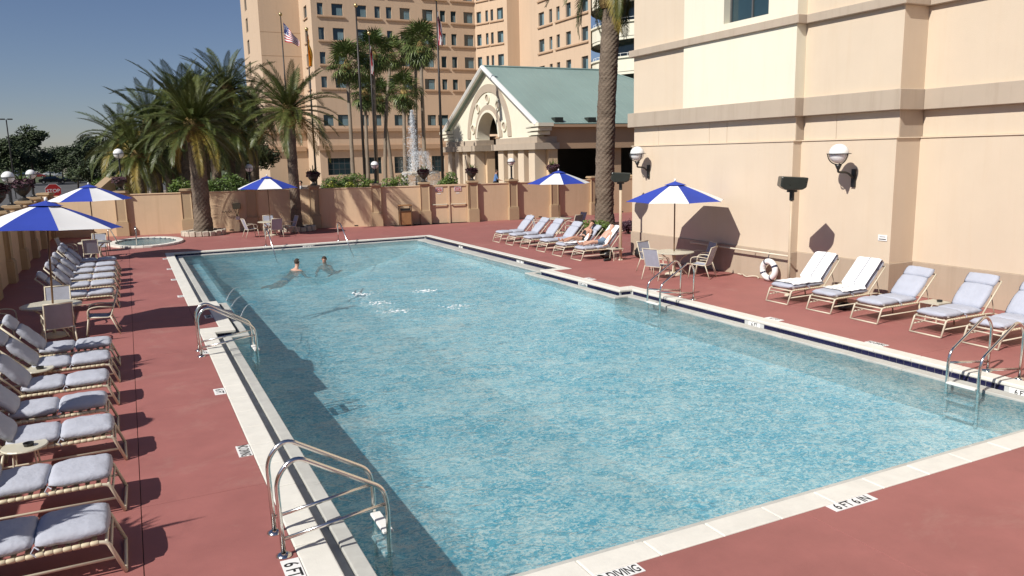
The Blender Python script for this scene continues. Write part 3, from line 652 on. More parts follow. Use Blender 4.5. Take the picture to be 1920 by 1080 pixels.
def facade(parent, O, U, N, W, z0, z1, ops, m_, name='facade', depth=.25):
    """wall with real openings: ops = [(u0, u1, z0, z1)]"""
    O, U, N = Vector(O), Vector(U).normalized(), Vector(N).normalized()
    us = sorted({0, W} | {a for o in ops for a in o[:2]}); zs = sorted({z0, z1} | {a for o in ops for a in o[2:4]})
    P = lambda u, z, d=0: tuple(Vector((O.x, O.y, 0)) + U * u - N * d + Vector((0, 0, z)))
    m = MB()
    for u0, u1 in zip(us, us[1:]):
        run = None
        for a, b in zip(zs, zs[1:]):
            cu_, cz = (u0 + u1) / 2, (a + b) / 2
            if any(o[0] < cu_ < o[1] and o[2] < cz < o[3] for o in ops): continue
            m.quad(P(u0, a), P(u1, a), P(u1, b), P(u0, b))
    for (u0, u1, a, b) in ops:
        for q in (((u0, a), (u1, a)), ((u1, a), (u1, b)), ((u1, b), (u0, b)), ((u0, b), (u0, a))):
            m.quad(P(*q[0]), P(*q[1]), P(*q[1], depth), P(*q[0], depth))
        m.quad(P(u0, a, depth + .06), P(u1, a, depth + .06), P(u1, b, depth + .06), P(u0, b, depth + .06))
    return m.build(name, m_, parent)
def sill(parent, O, U, N, u0, u1, z, m_=None, h=.13, d=.14):
    m = MB(); m.box(u0, u1, -.0, d, z - h, z); o = m.build('sill', m_ or M_hotelb, parent); o.matrix_local = axes(Vector((O[0], O[1], 0)), U, N) if False else Matrix(((U[0], N[0], 0, O[0]), (U[1], N[1], 0, O[1]), (0, 0, 1, 0), (0, 0, 0, 1)))
    return o
# main front, facing the pool
FY = 92.5; x0 = at_y(588, 100, FY).x; x1 = at_y(892, 100, FY).x; Wm = x1 - x0
colpx = [(597, 608), (624, 645), (669.5, 689), (704, 714.5), (725.5, 736), (751, 770), (793, 812.5), (826, 836), (846, 856), (870, 887.5)]
cols = [(at_y(a, 60, FY).x - x0, at_y(b, 60, FY).x - x0) for a, b in colpx]
zb = [at_y(602, y, FY).z for y in (164, 119.5, 74, 27.5)]; zt = [at_y(602, y, FY).z for y in (143, 97, 51, 5)]
fh = zb[1] - zb[0]; zb.append(zb[3] + fh); zt.append(zt[3] + fh)
ops = [(a, b, p_, q_) for p_, q_ in zip(zb, zt) for a, b in cols]
lowz = (at_y(620, 236, FY).z, at_y(620, 215, FY).z)
lowpx = [(607, 626), (634, 654), (676, 692), (700, 716), (740, 758), (764, 782), (802, 818), (822, 841), (858, 874)]
low = [(at_y(a, 225, FY).x - x0, at_y(b, 225, FY).x - x0) for a, b in lowpx]; ops += [(a, b, *lowz) for a, b in low]
gz = (at_y(636, 328, FY).z, at_y(636, 296, FY).z)
gnd = [(at_y(a, 310, FY).x - x0, at_y(b, 310, FY).x - x0) for a, b in ((615, 658), (681, 716), (740, 773), (810, 834))]; ops += [(a, b, *gz) for a, b in gnd]
TOP = zt[-1] + 9
O, U, N = (x0, FY, 0), (1, 0, 0), (0, -1, 0)
f0 = facade(tower, O, U, N, Wm, 0, TOP, ops, M_hotel)
for p_, q_ in zip(zb, zt):
    for a, b in cols: window_at(tower, O, U, N, a, b, p_, q_)
    for i in (0, 2, 4, 6, 8): sill(tower, O, U, N, cols[i][0] - .1, cols[i + 1][1] + .2, p_ - .12)
for a, b in low: window_at(tower, O, U, N, a, b, *lowz)
for a, b in gnd: window_at(tower, O, U, N, a, b, *gz, curtain=False, grid=True)
for zc, h in ((at_y(640, 244, FY).z, .35), (at_y(640, 277, FY).z, .55)):
    m = MB(); m.box(x0 - .25, x1, FY - .3, FY, zc - h / 2, zc + h / 2); m.build('string_course', M_hotelb, tower)
# returns to the side and the set-back bay
x2 = at_y(490, 100, 99).x; sy1 = 99
def narrow(z): return None
nz_ = [(1.8, 3.2, p_ + .1, q_ + .1) for p_, q_ in zip(zb, zt)]
facade(tower, (x0, sy1), (0, -1, 0), (-1, 0, 0), sy1 - FY, 0, TOP, [(2.6, 4.2, a, b) for _, _, a, b in nz_], M_hotel)
for _, _, a, b in nz_: window_at(tower, (x0, sy1, 0), (0, -1, 0), (-1, 0, 0), 2.6, 4.2, a, b); sill(tower, (x0, sy1, 0), (0, -1, 0), (-1, 0, 0), 2.4, 4.5, a - .12)
facade(tower, (x2, sy1), (1, 0, 0), (0, -1, 0), x0 - x2, 0, TOP, [], M_hotel)
for zc, h in ((at_y(640, 244, FY).z, .35), (at_y(640, 277, FY).z, .55)):
    m = MB(); m.box(x2 - .25, x0 - .26, sy1 - .3, sy1, zc - h / 2, zc + h / 2); m.build('string_course', M_hotelb, tower)
facade(tower, (x2, 113), (0, -1, 0), (-1, 0, 0), 14, 0, TOP, [(3.5, 5.2, a, b + .4) for _, _, a, b in nz_], M_hotel)
for _, _, a, b in nz_: window_at(tower, (x2, 113, 0), (0, -1, 0), (-1, 0, 0), 3.5, 5.2, a, b + .4)
for zz in (zb[0] - 1.2, zb[1] - 1.2, zb[2] - 1.2, zb[3] - 1.2):
    m = MB(); m.box(x2, x0, sy1 - .012, sy1 - .001, zz, zz + .04); m.build('control_joint', M_hotelb, tower)
# angled wing towards the balconies
def wing_face(pA, pB, cols_, rows, sills=True, mm=M_hotel):
    pA, pB = Vector((*pA, 0)), Vector((*pB, 0)); U = (pB - pA).normalized(); L = (pB - pA).length; N = Vector((U.y, -U.x, 0))
    ops_ = [(L * a, L * b, p_, q_) for p_, q_ in rows for a, b in cols_]
    facade(tower, pA, U, N, L, 0, TOP, ops_, mm)
    for p_, q_ in rows:
        for a, b in cols_: window_at(tower, pA, U, N, L * a, L * b, p_, q_)
        if sills and cols_:
            h_ = len(cols_) // 2
            sill(tower, pA, U, N, L * cols_[0][0] - .1, L * cols_[max(0, h_ - 1)][1] + .15, p_ - .12)
            if h_ > 1 or len(cols_) > 1: sill(tower, pA, U, N, L * cols_[h_][0] - .15, L * cols_[-1][1] + .1, p_ - .12)
rows = list(zip(zb, zt))
wing_face((x1, FY), (x1 + 2.0, 87.4), [(.06, .20), (.34, .42), (.50, .58), (.70, .88)], rows)
xa = x1 + 2.0
wing_face((xa, 87.4), (44.6, 87.4), [], rows); wing_face((44.6, 87.4), (44.6, 80), [], rows)
m = MB(); m.box(44.3, 44.6, 84.4, 84.9, 22, TOP); m.build('light_pilaster', M_cream, tower)
Yq = lambda px: 40.5 / math.tan(YAW + math.atan((px - 960) / FPX))
Y0_, Y1_ = Yq(1003), Yq(1112)
fr = lambda a: (Y0_ - Yq(a)) / (Y0_ - Y1_)
rz_ = []
for yb_, yt_ in ((100.7, 73), (51, 22), (1.5, -26)):
    rz_.append((at_x(1018, yb_ - 4, 40.5).z, at_x(1018, yt_, 40.5).z))
rz_.insert(0, (2 * rz_[0][0] - rz_[1][0], 2 * rz_[0][1] - rz_[1][1]))
wing_face((40.5, Y0_), (40.5, Y1_), [(fr(1018), fr(1028)), (fr(1037), fr(1042.5)), (fr(1050), fr(1056)), (fr(1067), fr(1076)), (fr(1095), fr(1107))], rz_)
# balcony tower: curved cream parapets
bt = thing('balcony_tower', 'cream rounded tower of stacked curved balconies behind the tall palm', 'building', (47.6, 62.2, 0))
fl = [at_d(1150, y, 74).z for y in (205, 118, 58, -6, -70)]
for k in range(len(fl)):
    m = MB(); m.lathe([(7.35, 0), (7.35, 1.15), (7.5, 1.15), (7.5, 1.3), (7.1, 1.3), (7.1, 0)], 40, (0, 0, fl[k] - 1.3 if k else fl[0] - 1.3)); m.build('parapet', M_cream, bt, smooth=False)
    m = MB(); m.lathe([(7.3, 0), (7.3, .25), (.01, .25)], 40, (0, 0, fl[k] - 1.56)); m.build('balcony_slab', M_cream, bt)
    m = MB(); m.lathe([(7.25, 0), (7.25, .03)], 40, (0, 0, fl[k] + .28)); 
    for j in range(60):
        a = 2 * math.pi * j / 60; m.tube([(7.25 * math.cos(a), 7.25 * math.sin(a), fl[k]), (7.25 * math.cos(a), 7.25 * math.sin(a), fl[k] + .3)], .02, 4)
    m.build('railing', M_rooft, bt)
m = MB(); m.lathe([(5.6, 0), (5.6, 40)], 40); m.build('core_glass', M_glass, bt)
m = MB(); m.lathe([(7.2, 0), (7.2, fl[0])], 40); m.build('base_drum', M_cream, bt)

# ================================================================== ENTRANCE PORTICO
pc = thing('entrance_portico', 'cream gabled entrance portico with arched opening and green metal roof', 'building')
GX = 24.0
E1 = at_x(842, 243, GX); E2 = at_x(1010, 230, GX); AP = at_x(915, 127, GX); yc = AP.y; ze = (E1.z + E2.z) / 2; hw = (E1.y - E2.y) / 2; yc = (E1.y + E2.y) / 2
zap = AP.z
ar = (at_x(897.5, 255, GX).y - at_x(936, 255, GX).y) / 2; az = at_x(916, 236, GX).z
az = at_x(916, 211, GX).z - ar
zent = at_x(916, 262, GX).z
def gpt(a, rr): return (yc + rr * math.cos(a), az + rr * math.sin(a))
def outer(a):
    c, s_ = math.cos(a), math.sin(a)
    # gable slope:  z = zap - (zap - ze) * |y| / hw
    k = (zap - ze) / hw; t = (zap - az) / (s_ + k * abs(c)); 
    if az + t * s_ < ze and s_ < 1: t = min(t, hw / max(1e-6, abs(c)))
    return (yc + t * c, az + t * s_)
m = MB(); n = 64; A_ = [math.pi * i / n for i in range(n + 1)]
for a, b in zip(A_, A_[1:]):
    p0, p1, q0, q1 = gpt(a, ar), gpt(b, ar), outer(a), outer(b)
    m.quad((GX, *p0), (GX, *q0), (GX, *q1), (GX, *p1)); m.quad((GX, *p0), (GX, *p1), (GX + .9, *p1), (GX + .9, *p0))
for s_ in (1, -1):
    y_in = yc + s_ * ar; y_out = yc + s_ * hw
    m.quad((GX, y_in, zent), (GX, y_out, zent), (GX, y_out, az), (GX, y_in, az)); m.quad((GX, y_in, zent), (GX + .9, y_in, zent), (GX + .9, y_in, az), (GX, y_in, az))
m.build('gable_wall', M_cream, pc)
def ring(r0, r1, t, m_, name):
    m = MB()
    for a, b in zip(A_, A_[1:]):
        i0, i1, o0, o1 = gpt(a, r0), gpt(b, r0), gpt(a, r1), gpt(b, r1); x = GX - t
        m.quad((x, *i0), (x, *o0), (x, *o1), (x, *i1)); m.quad((x, *o0), (GX, *o0), (GX, *o1), (x, *o1)); m.quad((x, *i0), (x, *i1), (GX, *i1), (GX, *i0))
    m.build(name, m_, pc)
ring(ar * 1.005, ar * 1.10, .12, M_cream, 'arch_moulding'); ring(ar * 1.102, ar * 1.31, .06, M_band, 'arch_band'); ring(ar * 1.81, ar * 2.12, .06, M_band, 'outer_arch_band')
for k in range(5):
    a = R((15, 52, 90, 128, 165)[k]); c = gpt(a, ar * 1.56); rr = ar * .21
    m = MB(); m.lathe([(rr * .98, .0), (rr * .98, .1), (rr * .72, .1), (rr * .72, -.02)], 20); m.v = [(GX - v[2], c[0] + v[0], c[1] + v[1]) for v in m.v]; o = m.build('roundel', M_cream, pc)
    m = MB(); m.lathe([(rr * .72, .012), (.001, .012)], 20); m.v = [(GX - v[2], c[0] + v[0], c[1] + v[1]) for v in m.v]; m.build('recess', M_wframe if False else M_band, o)
ends = (yc - hw, yc + hw)
# entablature and columns
zcap = at_x(916, 283, GX).z; zspr = at_x(916, 272, GX).z
for s_ in (1, -1):
    ya, yb = (yc + ar * .95, yc + hw + .2) if s_ > 0 else (yc - hw - .2, yc - ar * .95)
    m = MB(); m.box(GX - .25, GX + 1.2, ya, yb, zspr, zent); m.build('entablature', M_band, pc)
    m = MB(); m.box(GX - .5, GX + 1.3, ya - .2, yb + .2, zcap, zspr - .01); m.build('entablature', M_band, pc)
    m = MB(); m.box(GX + .6, GX + 1.25, ya, yb, 0, zcap - .01); m.build('pier_wall', M_fence, pc)
    w_ = (yb - ya); ncol = 4
    for k in range(ncol):
        c = ya + w_ * (k + .5) / ncol; m = MB(); m.box(GX - .25, GX + .58, c - .42, c + .42, 0, zcap - .01); m.build('column', M_wall, pc, bev=.01)
# cornice returns at both eaves
for s_ in (1, -1):
    for i in range(4):
        yo = yc + s_ * (hw - 1.0); y2 = yc + s_ * (hw + .9 - i * .25); m = MB(); m.box(GX - .5 + i * .1, GX + .6, min(yo, y2), max(yo, y2), ze - .1 - .26 * i - .22, ze - .1 - .26 * i); m.build('cornice', M_cream, pc)
# roof
RX1, RX2 = at_y(1132, 140, yc).x, at_y(1132, 140, yc).x + 9; yl, yr = yc + hw + .45, yc - hw - .45; zl = ze - (zap - ze) / hw * .45
m = MB()
th = .18
for (y_, ) in ((yr,), (yl,)):
    m.quad((GX - .35, yc, zap + .1), (RX1, yc, zap + .1), (RX2, y_, zl + .1), (GX - .35, y_, zl + .1))
    m.quad((GX - .35, yc, zap + .1 - th), (RX1, yc, zap + .1 - th), (RX2, y_, zl + .1 - th), (GX - .35, y_, zl + .1 - th))
m.tri((RX1, yc, zap + .1), (RX2, yl, zl + .1), (RX2, yr, zl + .1))
roof = m.build('roof', M_roof, pc, raw=True)
m = MB()
x = GX + .1
while x < RX2 - .2:
    for y_ in (yr,):
        top_t = 0 if x <= RX1 else (x - RX1) / (RX2 - RX1)
        pA = Vector((x, yc + (y_ - yc) * top_t, zap + .115 + (zl - zap) * top_t)); pB = Vector((x, y_, zl + .115)); m.tube([pA, pB], .009, 4)
    x += .62
m.build('standing_seams', M_roof, roof, kind='stuff')
m = MB()
for s_ in (yl, yr):
    m.tube([(GX - .38, yc, zap + .04), (GX - .38, s_, zl + .04)], .17, 6)
m.build('verge_trim', M_rooft, roof)
m = MB(); m.tube([(GX - .3, yc, zap + .13), (RX1, yc, zap + .13)], .08, 6); m.tube([(RX1, yc, zap + .13), (RX2, yr, zl + .13)], .07, 6); m.build('ridge_cap', M_roof, roof)
for px in (1050, 1112): 
    q = at_y(px, 228, yr); m = MB(); m.box(q.x - .3, q.x + .3, yr + .1, yr + .6, zl + .1, zl + .5); m.build('snow_guard', M_head, roof)
m = MB(); m.box(GX + .3, RX2, yr + .3, yr + .6, zl - 1.5, zl - .1); m.box(GX - .2, RX2, yr - .05, yr + .4, zl - .12, zl + .05); m.build('fascia', M_hotelb, pc)
m = MB(); m.box(GX + 1.3, RX2, yr + .6, yl, zl - .6, zl - .4); m.build('soffit', M_hotelb, pc)
m = MB(); m.box(GX + 13, GX + 13.3, yr, yl, 0, zl - .4); m.box(GX + 2.5, RX2, yl - 3.2, yl - 3, 0, zl - .4); m.build('inner_wall', M_wframe, pc)
for x in (GX + 6, GX + 10.5): m = MB(); m.box(x - .5, x + .5, yr + .7, yr + 1.7, 0, zl - .6); m.build('column', M_hotelb, pc)
m = MB(); m.box(GX - 4, GX + 14, yr - .4, yl + .4, 0, 1.0); m.build('podium', M_plaza, pc)
# low canopy beside the gable
q0 = at_x(803, 252, GX + 2); m = MB()
for i in range(3): m.box(GX + 1 + i * .2, GX + 4, yl, yl + 3.5 - i * .3, ze - .5 - .3 * i - .24, ze - .5 - .3 * i)
m.build('side_canopy', M_cream, pc)

# ================================================================== POOL LADDERS AND RAILS
def ladder(loc, rz, label, treads=True):
    """local +x points into the pool; the two rails stand at y = +-.26"""
    t = thing('pool_ladder', label, 'ladder', loc, rz, 'steel pool ladders')
    for s in (-1, 1):
        y = .26 * s
        path = fillet([(0, y, 0), (0, y, .92), (.10, y, 1.0), (1.0, y, .42), (1.02, y, -1.0)], .2, 6)
        path = fillet([(0, y, 0), (-.02, y, .80), (.16, y, .98), (1.0, y, .48), (1.04, y, .3), (1.04, y, -.95)], .16, 6)
        m = MB(); m.tube(path, .024, 12); rail = m.build('rail', M_steel, t, smooth=True)
        m = MB(); m.tube([(0, y, .17), (1.03, y, .30)], .019, 10); m.build('brace', M_steel, t, smooth=True)
        m = MB(); m.lathe([(.075, 0), (.075, .012), (.04, .03), (.026, .032)], 18, (0, y, .001)); m.build('escutcheon', M_steel, t, smooth=True)
    if treads:
        for z in (-.02, -.28, -.54): m = MB(); m.box(.99, 1.1, -.24, .24, z - .02, z + .015); m.build('tread', M_rooft, t, bev=.008)
ladder((1.01, 7.42, 0), 0, 'curved steel ladder beside the white 6 FT and NO DIVING deck markers')
ladder((.98, 16.06, 0), 0, 'curved steel ladder near the stepped bulge of the pool edge')
ladder((12.64, 15.58, 0), math.pi, 'curved steel ladder in front of the umbrella table by the peach wall')
ladder((12.60, 7.45, 0), math.pi, 'curved steel ladder in front of the last bare lounger by the wall')
for k, (x, w) in enumerate(((5.24, 5.16), (8.46, 8.25))):
    t = thing('hand_rail', ['single steel handrail into the pool by the patio table', 'single steel handrail into the pool by the bare stretch of wall'][k], 'handrail', (x, 35.3, 0), 0, 'single handrails at the pool end')
    m = MB(); m.tube(fillet([(0, 0, 0), (0, 0, .86), (.02, -.5, .82), (.06, -2.3, -.5)], .14, 6), .024, 10); m.build('rail', M_steel, t, smooth=True)
    m = MB(); m.lathe([(.075, 0), (.075, .012), (.026, .032)], 16, (0, 0, .001)); m.build('escutcheon', M_steel, t, smooth=True)
for k, x in enumerate((-.95, .12)):
    t = thing('tub_rail', ['steel grab rail at the hot tub beside the umbrella table', 'steel grab rail at the middle of the hot tub rim'][k], 'handrail', (x, 38.5, 0), 0, 'steel rails at the hot tub')
    m = MB(); m.tube(fillet([(0, -.4, 0), (0, -.4, .9), (.03, -.1, .98), (.35 if k == 0 else .02, .9, .08)], .2, 6), .024, 10); m.build('rail', M_steel, t, smooth=True)

# ================================================================== LOUNGERS
def make_lounger(ba=47, tag_=True):
    t = thing('sun_lounger', '', 'sun lounger'); W = .345
    ca, sa = math.cos(R(ba)), math.sin(R(ba)); hx, hz = 1.17, .36; BL = .80
    for s in (-1, 1):
        y = W * s
        m = MB(); m.tube(fillet([(-.07, y, .012), (.05, y, .33), (.12, y, .345), (1.32, y, .345), (1.5, y, .33)], .07, 4), .019, 8); rail = m.build('side_rail', M_frame, t, smooth=True)
        m = MB()
        for k in range(15):
            x = .155 + k * .072; m.tube([(x - .033, y, .345), (x - .027, y, .345), (x + .027, y, .345), (x + .033, y, .345)], [.0205, .0245, .0245, .0205], 8)
        m.build('strap_wraps', M_strap, rail, kind='stuff', smooth=True)
        m = MB(); m.tube(fillet([(-.01, y, .17), (1.28, y, .17), (1.62, y, .18), (1.7, y, .28), (1.45, y, .335)], .1, 4), .014, 7); m.build('lower_rail', M_frame, t, smooth=True)
        m = MB(); m.tube([(1.22, y, .345), (1.30, y, 0.0)], .018, 8); m.build('rear_leg', M_frame, t, smooth=True)
    m = MB(); m.tube([(-.07, -W, .017), (-.07, W, .017)], .017, 8); m.tube([(.03, -W, .262), (.03, W, .262)], .014, 8); m.tube([(.06, -W, .335), (.06, W, .335)], .017, 8); m.build('front_leg_frame', M_frame, t, smooth=True)
    m = MB()
    for k in range(10):
        x = .16 + k * .105; m.box(x - .022, x + .022, -W, W, .349, .353)
    m.build('strap_webbing', M_strap, t, kind='stuff')
    m = MB()
    for s in (-1, 1): m.tube([(hx, W * s * .97, hz), (hx + ca * BL, W * s * .97, hz + sa * BL)], .017, 8)
    m.tube([(hx + ca * BL, -W * .97, hz + sa * BL), (hx + ca * BL, W * .97, hz + sa * BL)], .017, 8); m.build('backrest_frame', M_frame, t, smooth=True)
    for s in (-1, 1):
        m = MB(); m.tube([(hx + ca * .45, W * s * .85, hz + sa * .45), (hx + ca * .45 + .18, W * s * .85, .2)], .011, 6); m.build('support_strut', M_frame, t, smooth=True)
    sd = random.uniform(0, 50)
    m = MB(); pillow(m, .33, 0, .425, .62, .70, .135, seed=sd, wr=.016); m.build('seat_pad', M_cush, t, smooth=True)
    m = MB(); pillow(m, .92, 0, .425, .60, .70, .135, seed=sd + 3, wr=.016); m.build('seat_pad', M_cush, t, smooth=True)
    T = Matrix.Translation((hx - .03, 0, hz + .06)) @ Matrix.Rotation(-R(ba), 4, 'Y')
    m = MB(); pillow(m, .30, 0, .05, .60, .70, .135, seed=sd + 5, T=T, wr=.016); m.build('back_pad', M_cush, t, smooth=True)
    m = MB(); pillow(m, .71, 0, .045, .28, .70, .12, nu=8, seed=sd + 9, T=T, wr=.014); m.build('head_pad', M_cush, t, smooth=True)
    for x in (.62,):
        for s in (-1, 1):
            m = MB(); m.tube([(x, W * s * .93, .42), (x + .03, W * s * 1.04, .38), (x - .01, W * s * 1.06, .34)], .007, 5); m.tube([(x, W * s * .95, .42), (x - .035, W * s * 1.05, .40)], .007, 5); m.build('tie', M_cush, t)
    if tag_:
        m = MB(); m.box(.10, .16, -W * .96, -W * .96 + .002, .39, .44); m.build('care_label', M_signw, t)
    return t
LL = [make_lounger(47), make_lounger(45), make_lounger(50)]
used = [False] * 3
def place_lounger(k, loc, rz, label, group):
    if used[k]: o = copy_tree(LL[k])
    else: o = LL[k]; used[k] = True
    o.location = loc; o.rotation_euler = (0, 0, rz); retag(o, label, group); return o
GL = 'loungers along the shaded wall'
near_y = [15.88, 14.63, 13.21, 11.85, 10.62, 9.0, 7.57]
for k, (y, lab) in enumerate(zip(near_y, ('first', 'second', 'third', 'fourth', 'fifth', 'sixth', 'seventh and last'))):
    place_lounger(k % 3, (-.52 + (.1 if k > 3 else .0), y + .34, 0), math.pi + random.uniform(-.03, .03), f'grey-blue lounger, {lab} of seven from the umbrella table between the rows', GL)
far_y = [22.45, 24.2, 25.75, 27.3, 28.75, 30.2]
for k, (y, lab) in enumerate(zip(far_y, ('first', 'second', 'third', 'fourth', 'fifth', 'sixth'))):
    place_lounger((k + 1) % 3, (-.56, y + .3, 0), math.pi + random.uniform(-.03, .03), f'grey-blue lounger between the two umbrella tables, {lab} of six toward the hot tub', GL)
right_y = [13.89, 12.60, 11.36, 9.9, 8.78]
GR = 'loungers under the peach wall'
RL = ['grey-blue lounger covered by a white striped towel, next to the life ring', 'grey-blue lounger covered by a white striped towel, dark bag beneath it', 'bare grey-blue lounger at the wall corner, next to the towelled ones', 'bare grey-blue lounger by the wall with a small square table at its side', 'bare grey-blue lounger by the wall behind a steel pool ladder']
for k, y in enumerate(right_y): place_lounger((k + 2) % 3, (14.12, y, 0), random.uniform(-.02, .03), RL[k], GR)
fr_y = [30.3, 29.0, 27.65, 26.25, 24.75, 23.38]
FLb = ['first of four empty grey loungers near the back wall, farthest from the sunbathers', 'second of four empty grey loungers, one from the back wall end', 'third of four empty grey loungers, counted from the back wall', 'fourth of four empty grey loungers, right beside the sunbathers', 'grey lounger holding the sunbather in dark swimwear', 'grey lounger with a white towel under the man in blue trunks']
for k, y in enumerate(fr_y): place_lounger(k % 3, (14.2 if k < 4 else 14.08, y, 0), random.uniform(-.02, .03), FLb[k], 'loungers near the tall palm')

# towels: cloth following the lounger, with a dark stripe down the middle
def towel(y, X0, x_from, back, label, ba=47, w=.66, name='towel'):
    ca, sa = math.cos(R(ba)), math.sin(R(ba)); hx, hz = 1.14, .475
    prof = []
    n = 16
    for i in range(n + 1): x = x_from + (hx - .06 - x_from) * i / n; prof.append((x, .508 + .006 * math.sin(i * 1.7)))
    for i in range(1, n + 1): s = back * i / n; prof.append((hx - .10 + ca * s - sa * .06, hz + .03 + sa * s + ca * .065))
    prof.append((prof[-1][0] + .05, prof[-1][1] + .0)); prof.append((prof[-1][0] + .05, prof[-1][1] - .12))
    t = thing(name, label, 'towel', (X0, y, 0), 0, 'white striped towels')
    nv = 12; m = MB(); P = []
    for i, (x, z) in enumerate(prof):
        row = []
        for j in range(nv + 1):
            v = -w / 2 + w * j / nv; e = abs(v) / (w / 2); sag = -.03 * max(0, e - .82) / .18
            wv = noise.noise(Vector((x * 5 + y, v * 5, 1.3))) * .012
            row.append((x + (.04 * noise.noise(Vector((v * 4, y, 2))) if i == 0 else 0), v + .012 * noise.noise(Vector((x * 3, y, 5))), z + sag + wv + .006))
        P.append(row)
    for i in range(len(P) - 1):
        for j in range(nv):
            if j in (5,): continue
            m.quad(P[i][j], P[i + 1][j], P[i + 1][j + 1], P[i][j + 1])
    m.build('cloth', M_towel, t, smooth=True)
    m = MB()
    for i in range(len(P) - 1):
        a, b, c, d = (Vector(P[i][5]), Vector(P[i + 1][5]), Vector(P[i + 1][6]), Vector(P[i][6]))
        f = lambda p, q, s: p.lerp(q, s)
        m.mi = 0; m.quad(a, b, f(b, c, .38), f(a, d, .38)); m.mi = 1; m.quad(f(a, d, .38), f(b, c, .38), f(b, c, .7), f(a, d, .7)); m.mi = 0; m.quad(f(a, d, .7), f(b, c, .7), c, d)
    m.build('stripe', [M_towel, M_navy], t, smooth=True)
    return t
towel(right_y[0], 14.12, .12, .80, 'white towel with a thin dark stripe on the lounger by the life ring')
towel(right_y[1], 14.12, .32, .80, 'white towel with a thin dark stripe, second lounger from the life ring')
towel(fr_y[5], 14.08, .98, .82, 'white towel behind the head of the man in blue trunks')
towel(fr_y[4], 14.08, .10, .30, 'white towel under the legs of the sunbather in dark swimwear')

# ================================================================== TABLES, CHAIRS, UMBRELLAS
def make_chair():
    t = thing('patio_chair', '', 'chair'); W = .27
    for s in (-1, 1):
        x = W * s
        m = MB(); m.tube([(x, .24, .40), (x * 1.06, .30, 0)], .015, 8); m.build('leg', M_frame, t, smooth=True)
        m = MB(); m.tube([(x, -.2, .42), (x * 1.06, -.36, 0)], .015, 8); m.build('leg', M_frame, t, smooth=True)
        m = MB(); m.tube(fillet([(x, .24, .40), (x * 1.02, .24, .62), (x * 1.04, .05, .66), (x, -.27, .62)], .09, 4), .014, 8); m.build('armrest', M_frame, t, smooth=True)
        m = MB(); m.tube(fillet([(x * .95, .26, .43), (x * .95, -.2, .39), (x * .95, -.38, .93)], .08, 4), .014, 8); m.build('sling_rail', M_frame, t, smooth=True)
    m = MB(); m.tube([(-W, -.38, .93), (W, -.38, .93)], .014, 8); m.tube([(-W, .25, .42), (W, .25, .42)], .012, 8); m.tube([(-W, -.2, .38), (W, -.2, .38)], .012, 8); m.build('crossbar', M_frame, t, smooth=True, kind='stuff')
    m = MB(); n = 8
    def strip(p0, p1, sag):
        for i in range(n):
            for j in range(4):
                q = []
                for a, b in ((i, j), (i + 1, j), (i + 1, j + 1), (i, j + 1)):
                    s = a / n; u = -1 + b / 2; p = Vector(p0).lerp(Vector(p1), s); q.append((u * W * .93, p.y, p.z - sag * (1 - u * u)))
                m.quad(*q)
    strip((0, .26, .432), (0, -.2, .392), .025); m.build('seat_sling', M_sling, t, smooth=True)
    m = MB(); strip((0, -.205, .40), (0, -.375, .925), .015); m.build('back_sling', M_sling, t, smooth=True)
    return t
chair0 = make_chair(); chair_used = False
def place_chair(x, y, face, label, group):
    global chair_used
    o = copy_tree(chair0) if chair_used else chair0; chair_used = True
    o.location = (x, y, 0); o.rotation_euler = (0, 0, face - math.pi / 2); retag(o, label, group)
def make_table():
    t = thing('patio_table', '', 'table', group='round patio tables')
    m = MB(); m.lathe([(.001, .725), (.57, .725), (.60, .715), (.60, .69), (.56, .68), (.001, .68)], 36); m.build('table_top', M_tabletop, t)
    m = MB(); m.tube([(0, 0, .05), (0, 0, .68)], .035, 10); m.build('umbrella_sleeve', M_frame, t, smooth=True)
    for k in range(4):
        a = math.pi / 4 + k * math.pi / 2; c, s = math.cos(a), math.sin(a)
        m = MB(); m.tube(fillet([(c * .45, s * .45, .68), (c * .2, s * .2, .5), (c * .16, s * .16, .3), (c * .42, s * .42, .015)], .2, 5), .018, 8); m.build('leg', M_frame, t, smooth=True)
    m = MB(); m.lathe([(.001, .001), (.27, .001), (.27, .04), (.2, .07), (.05, .09), (.001, .09)], 24); m.build('umbrella_base', M_frame, t, smooth=False)
    return t
table0 = make_table(); table_used = False
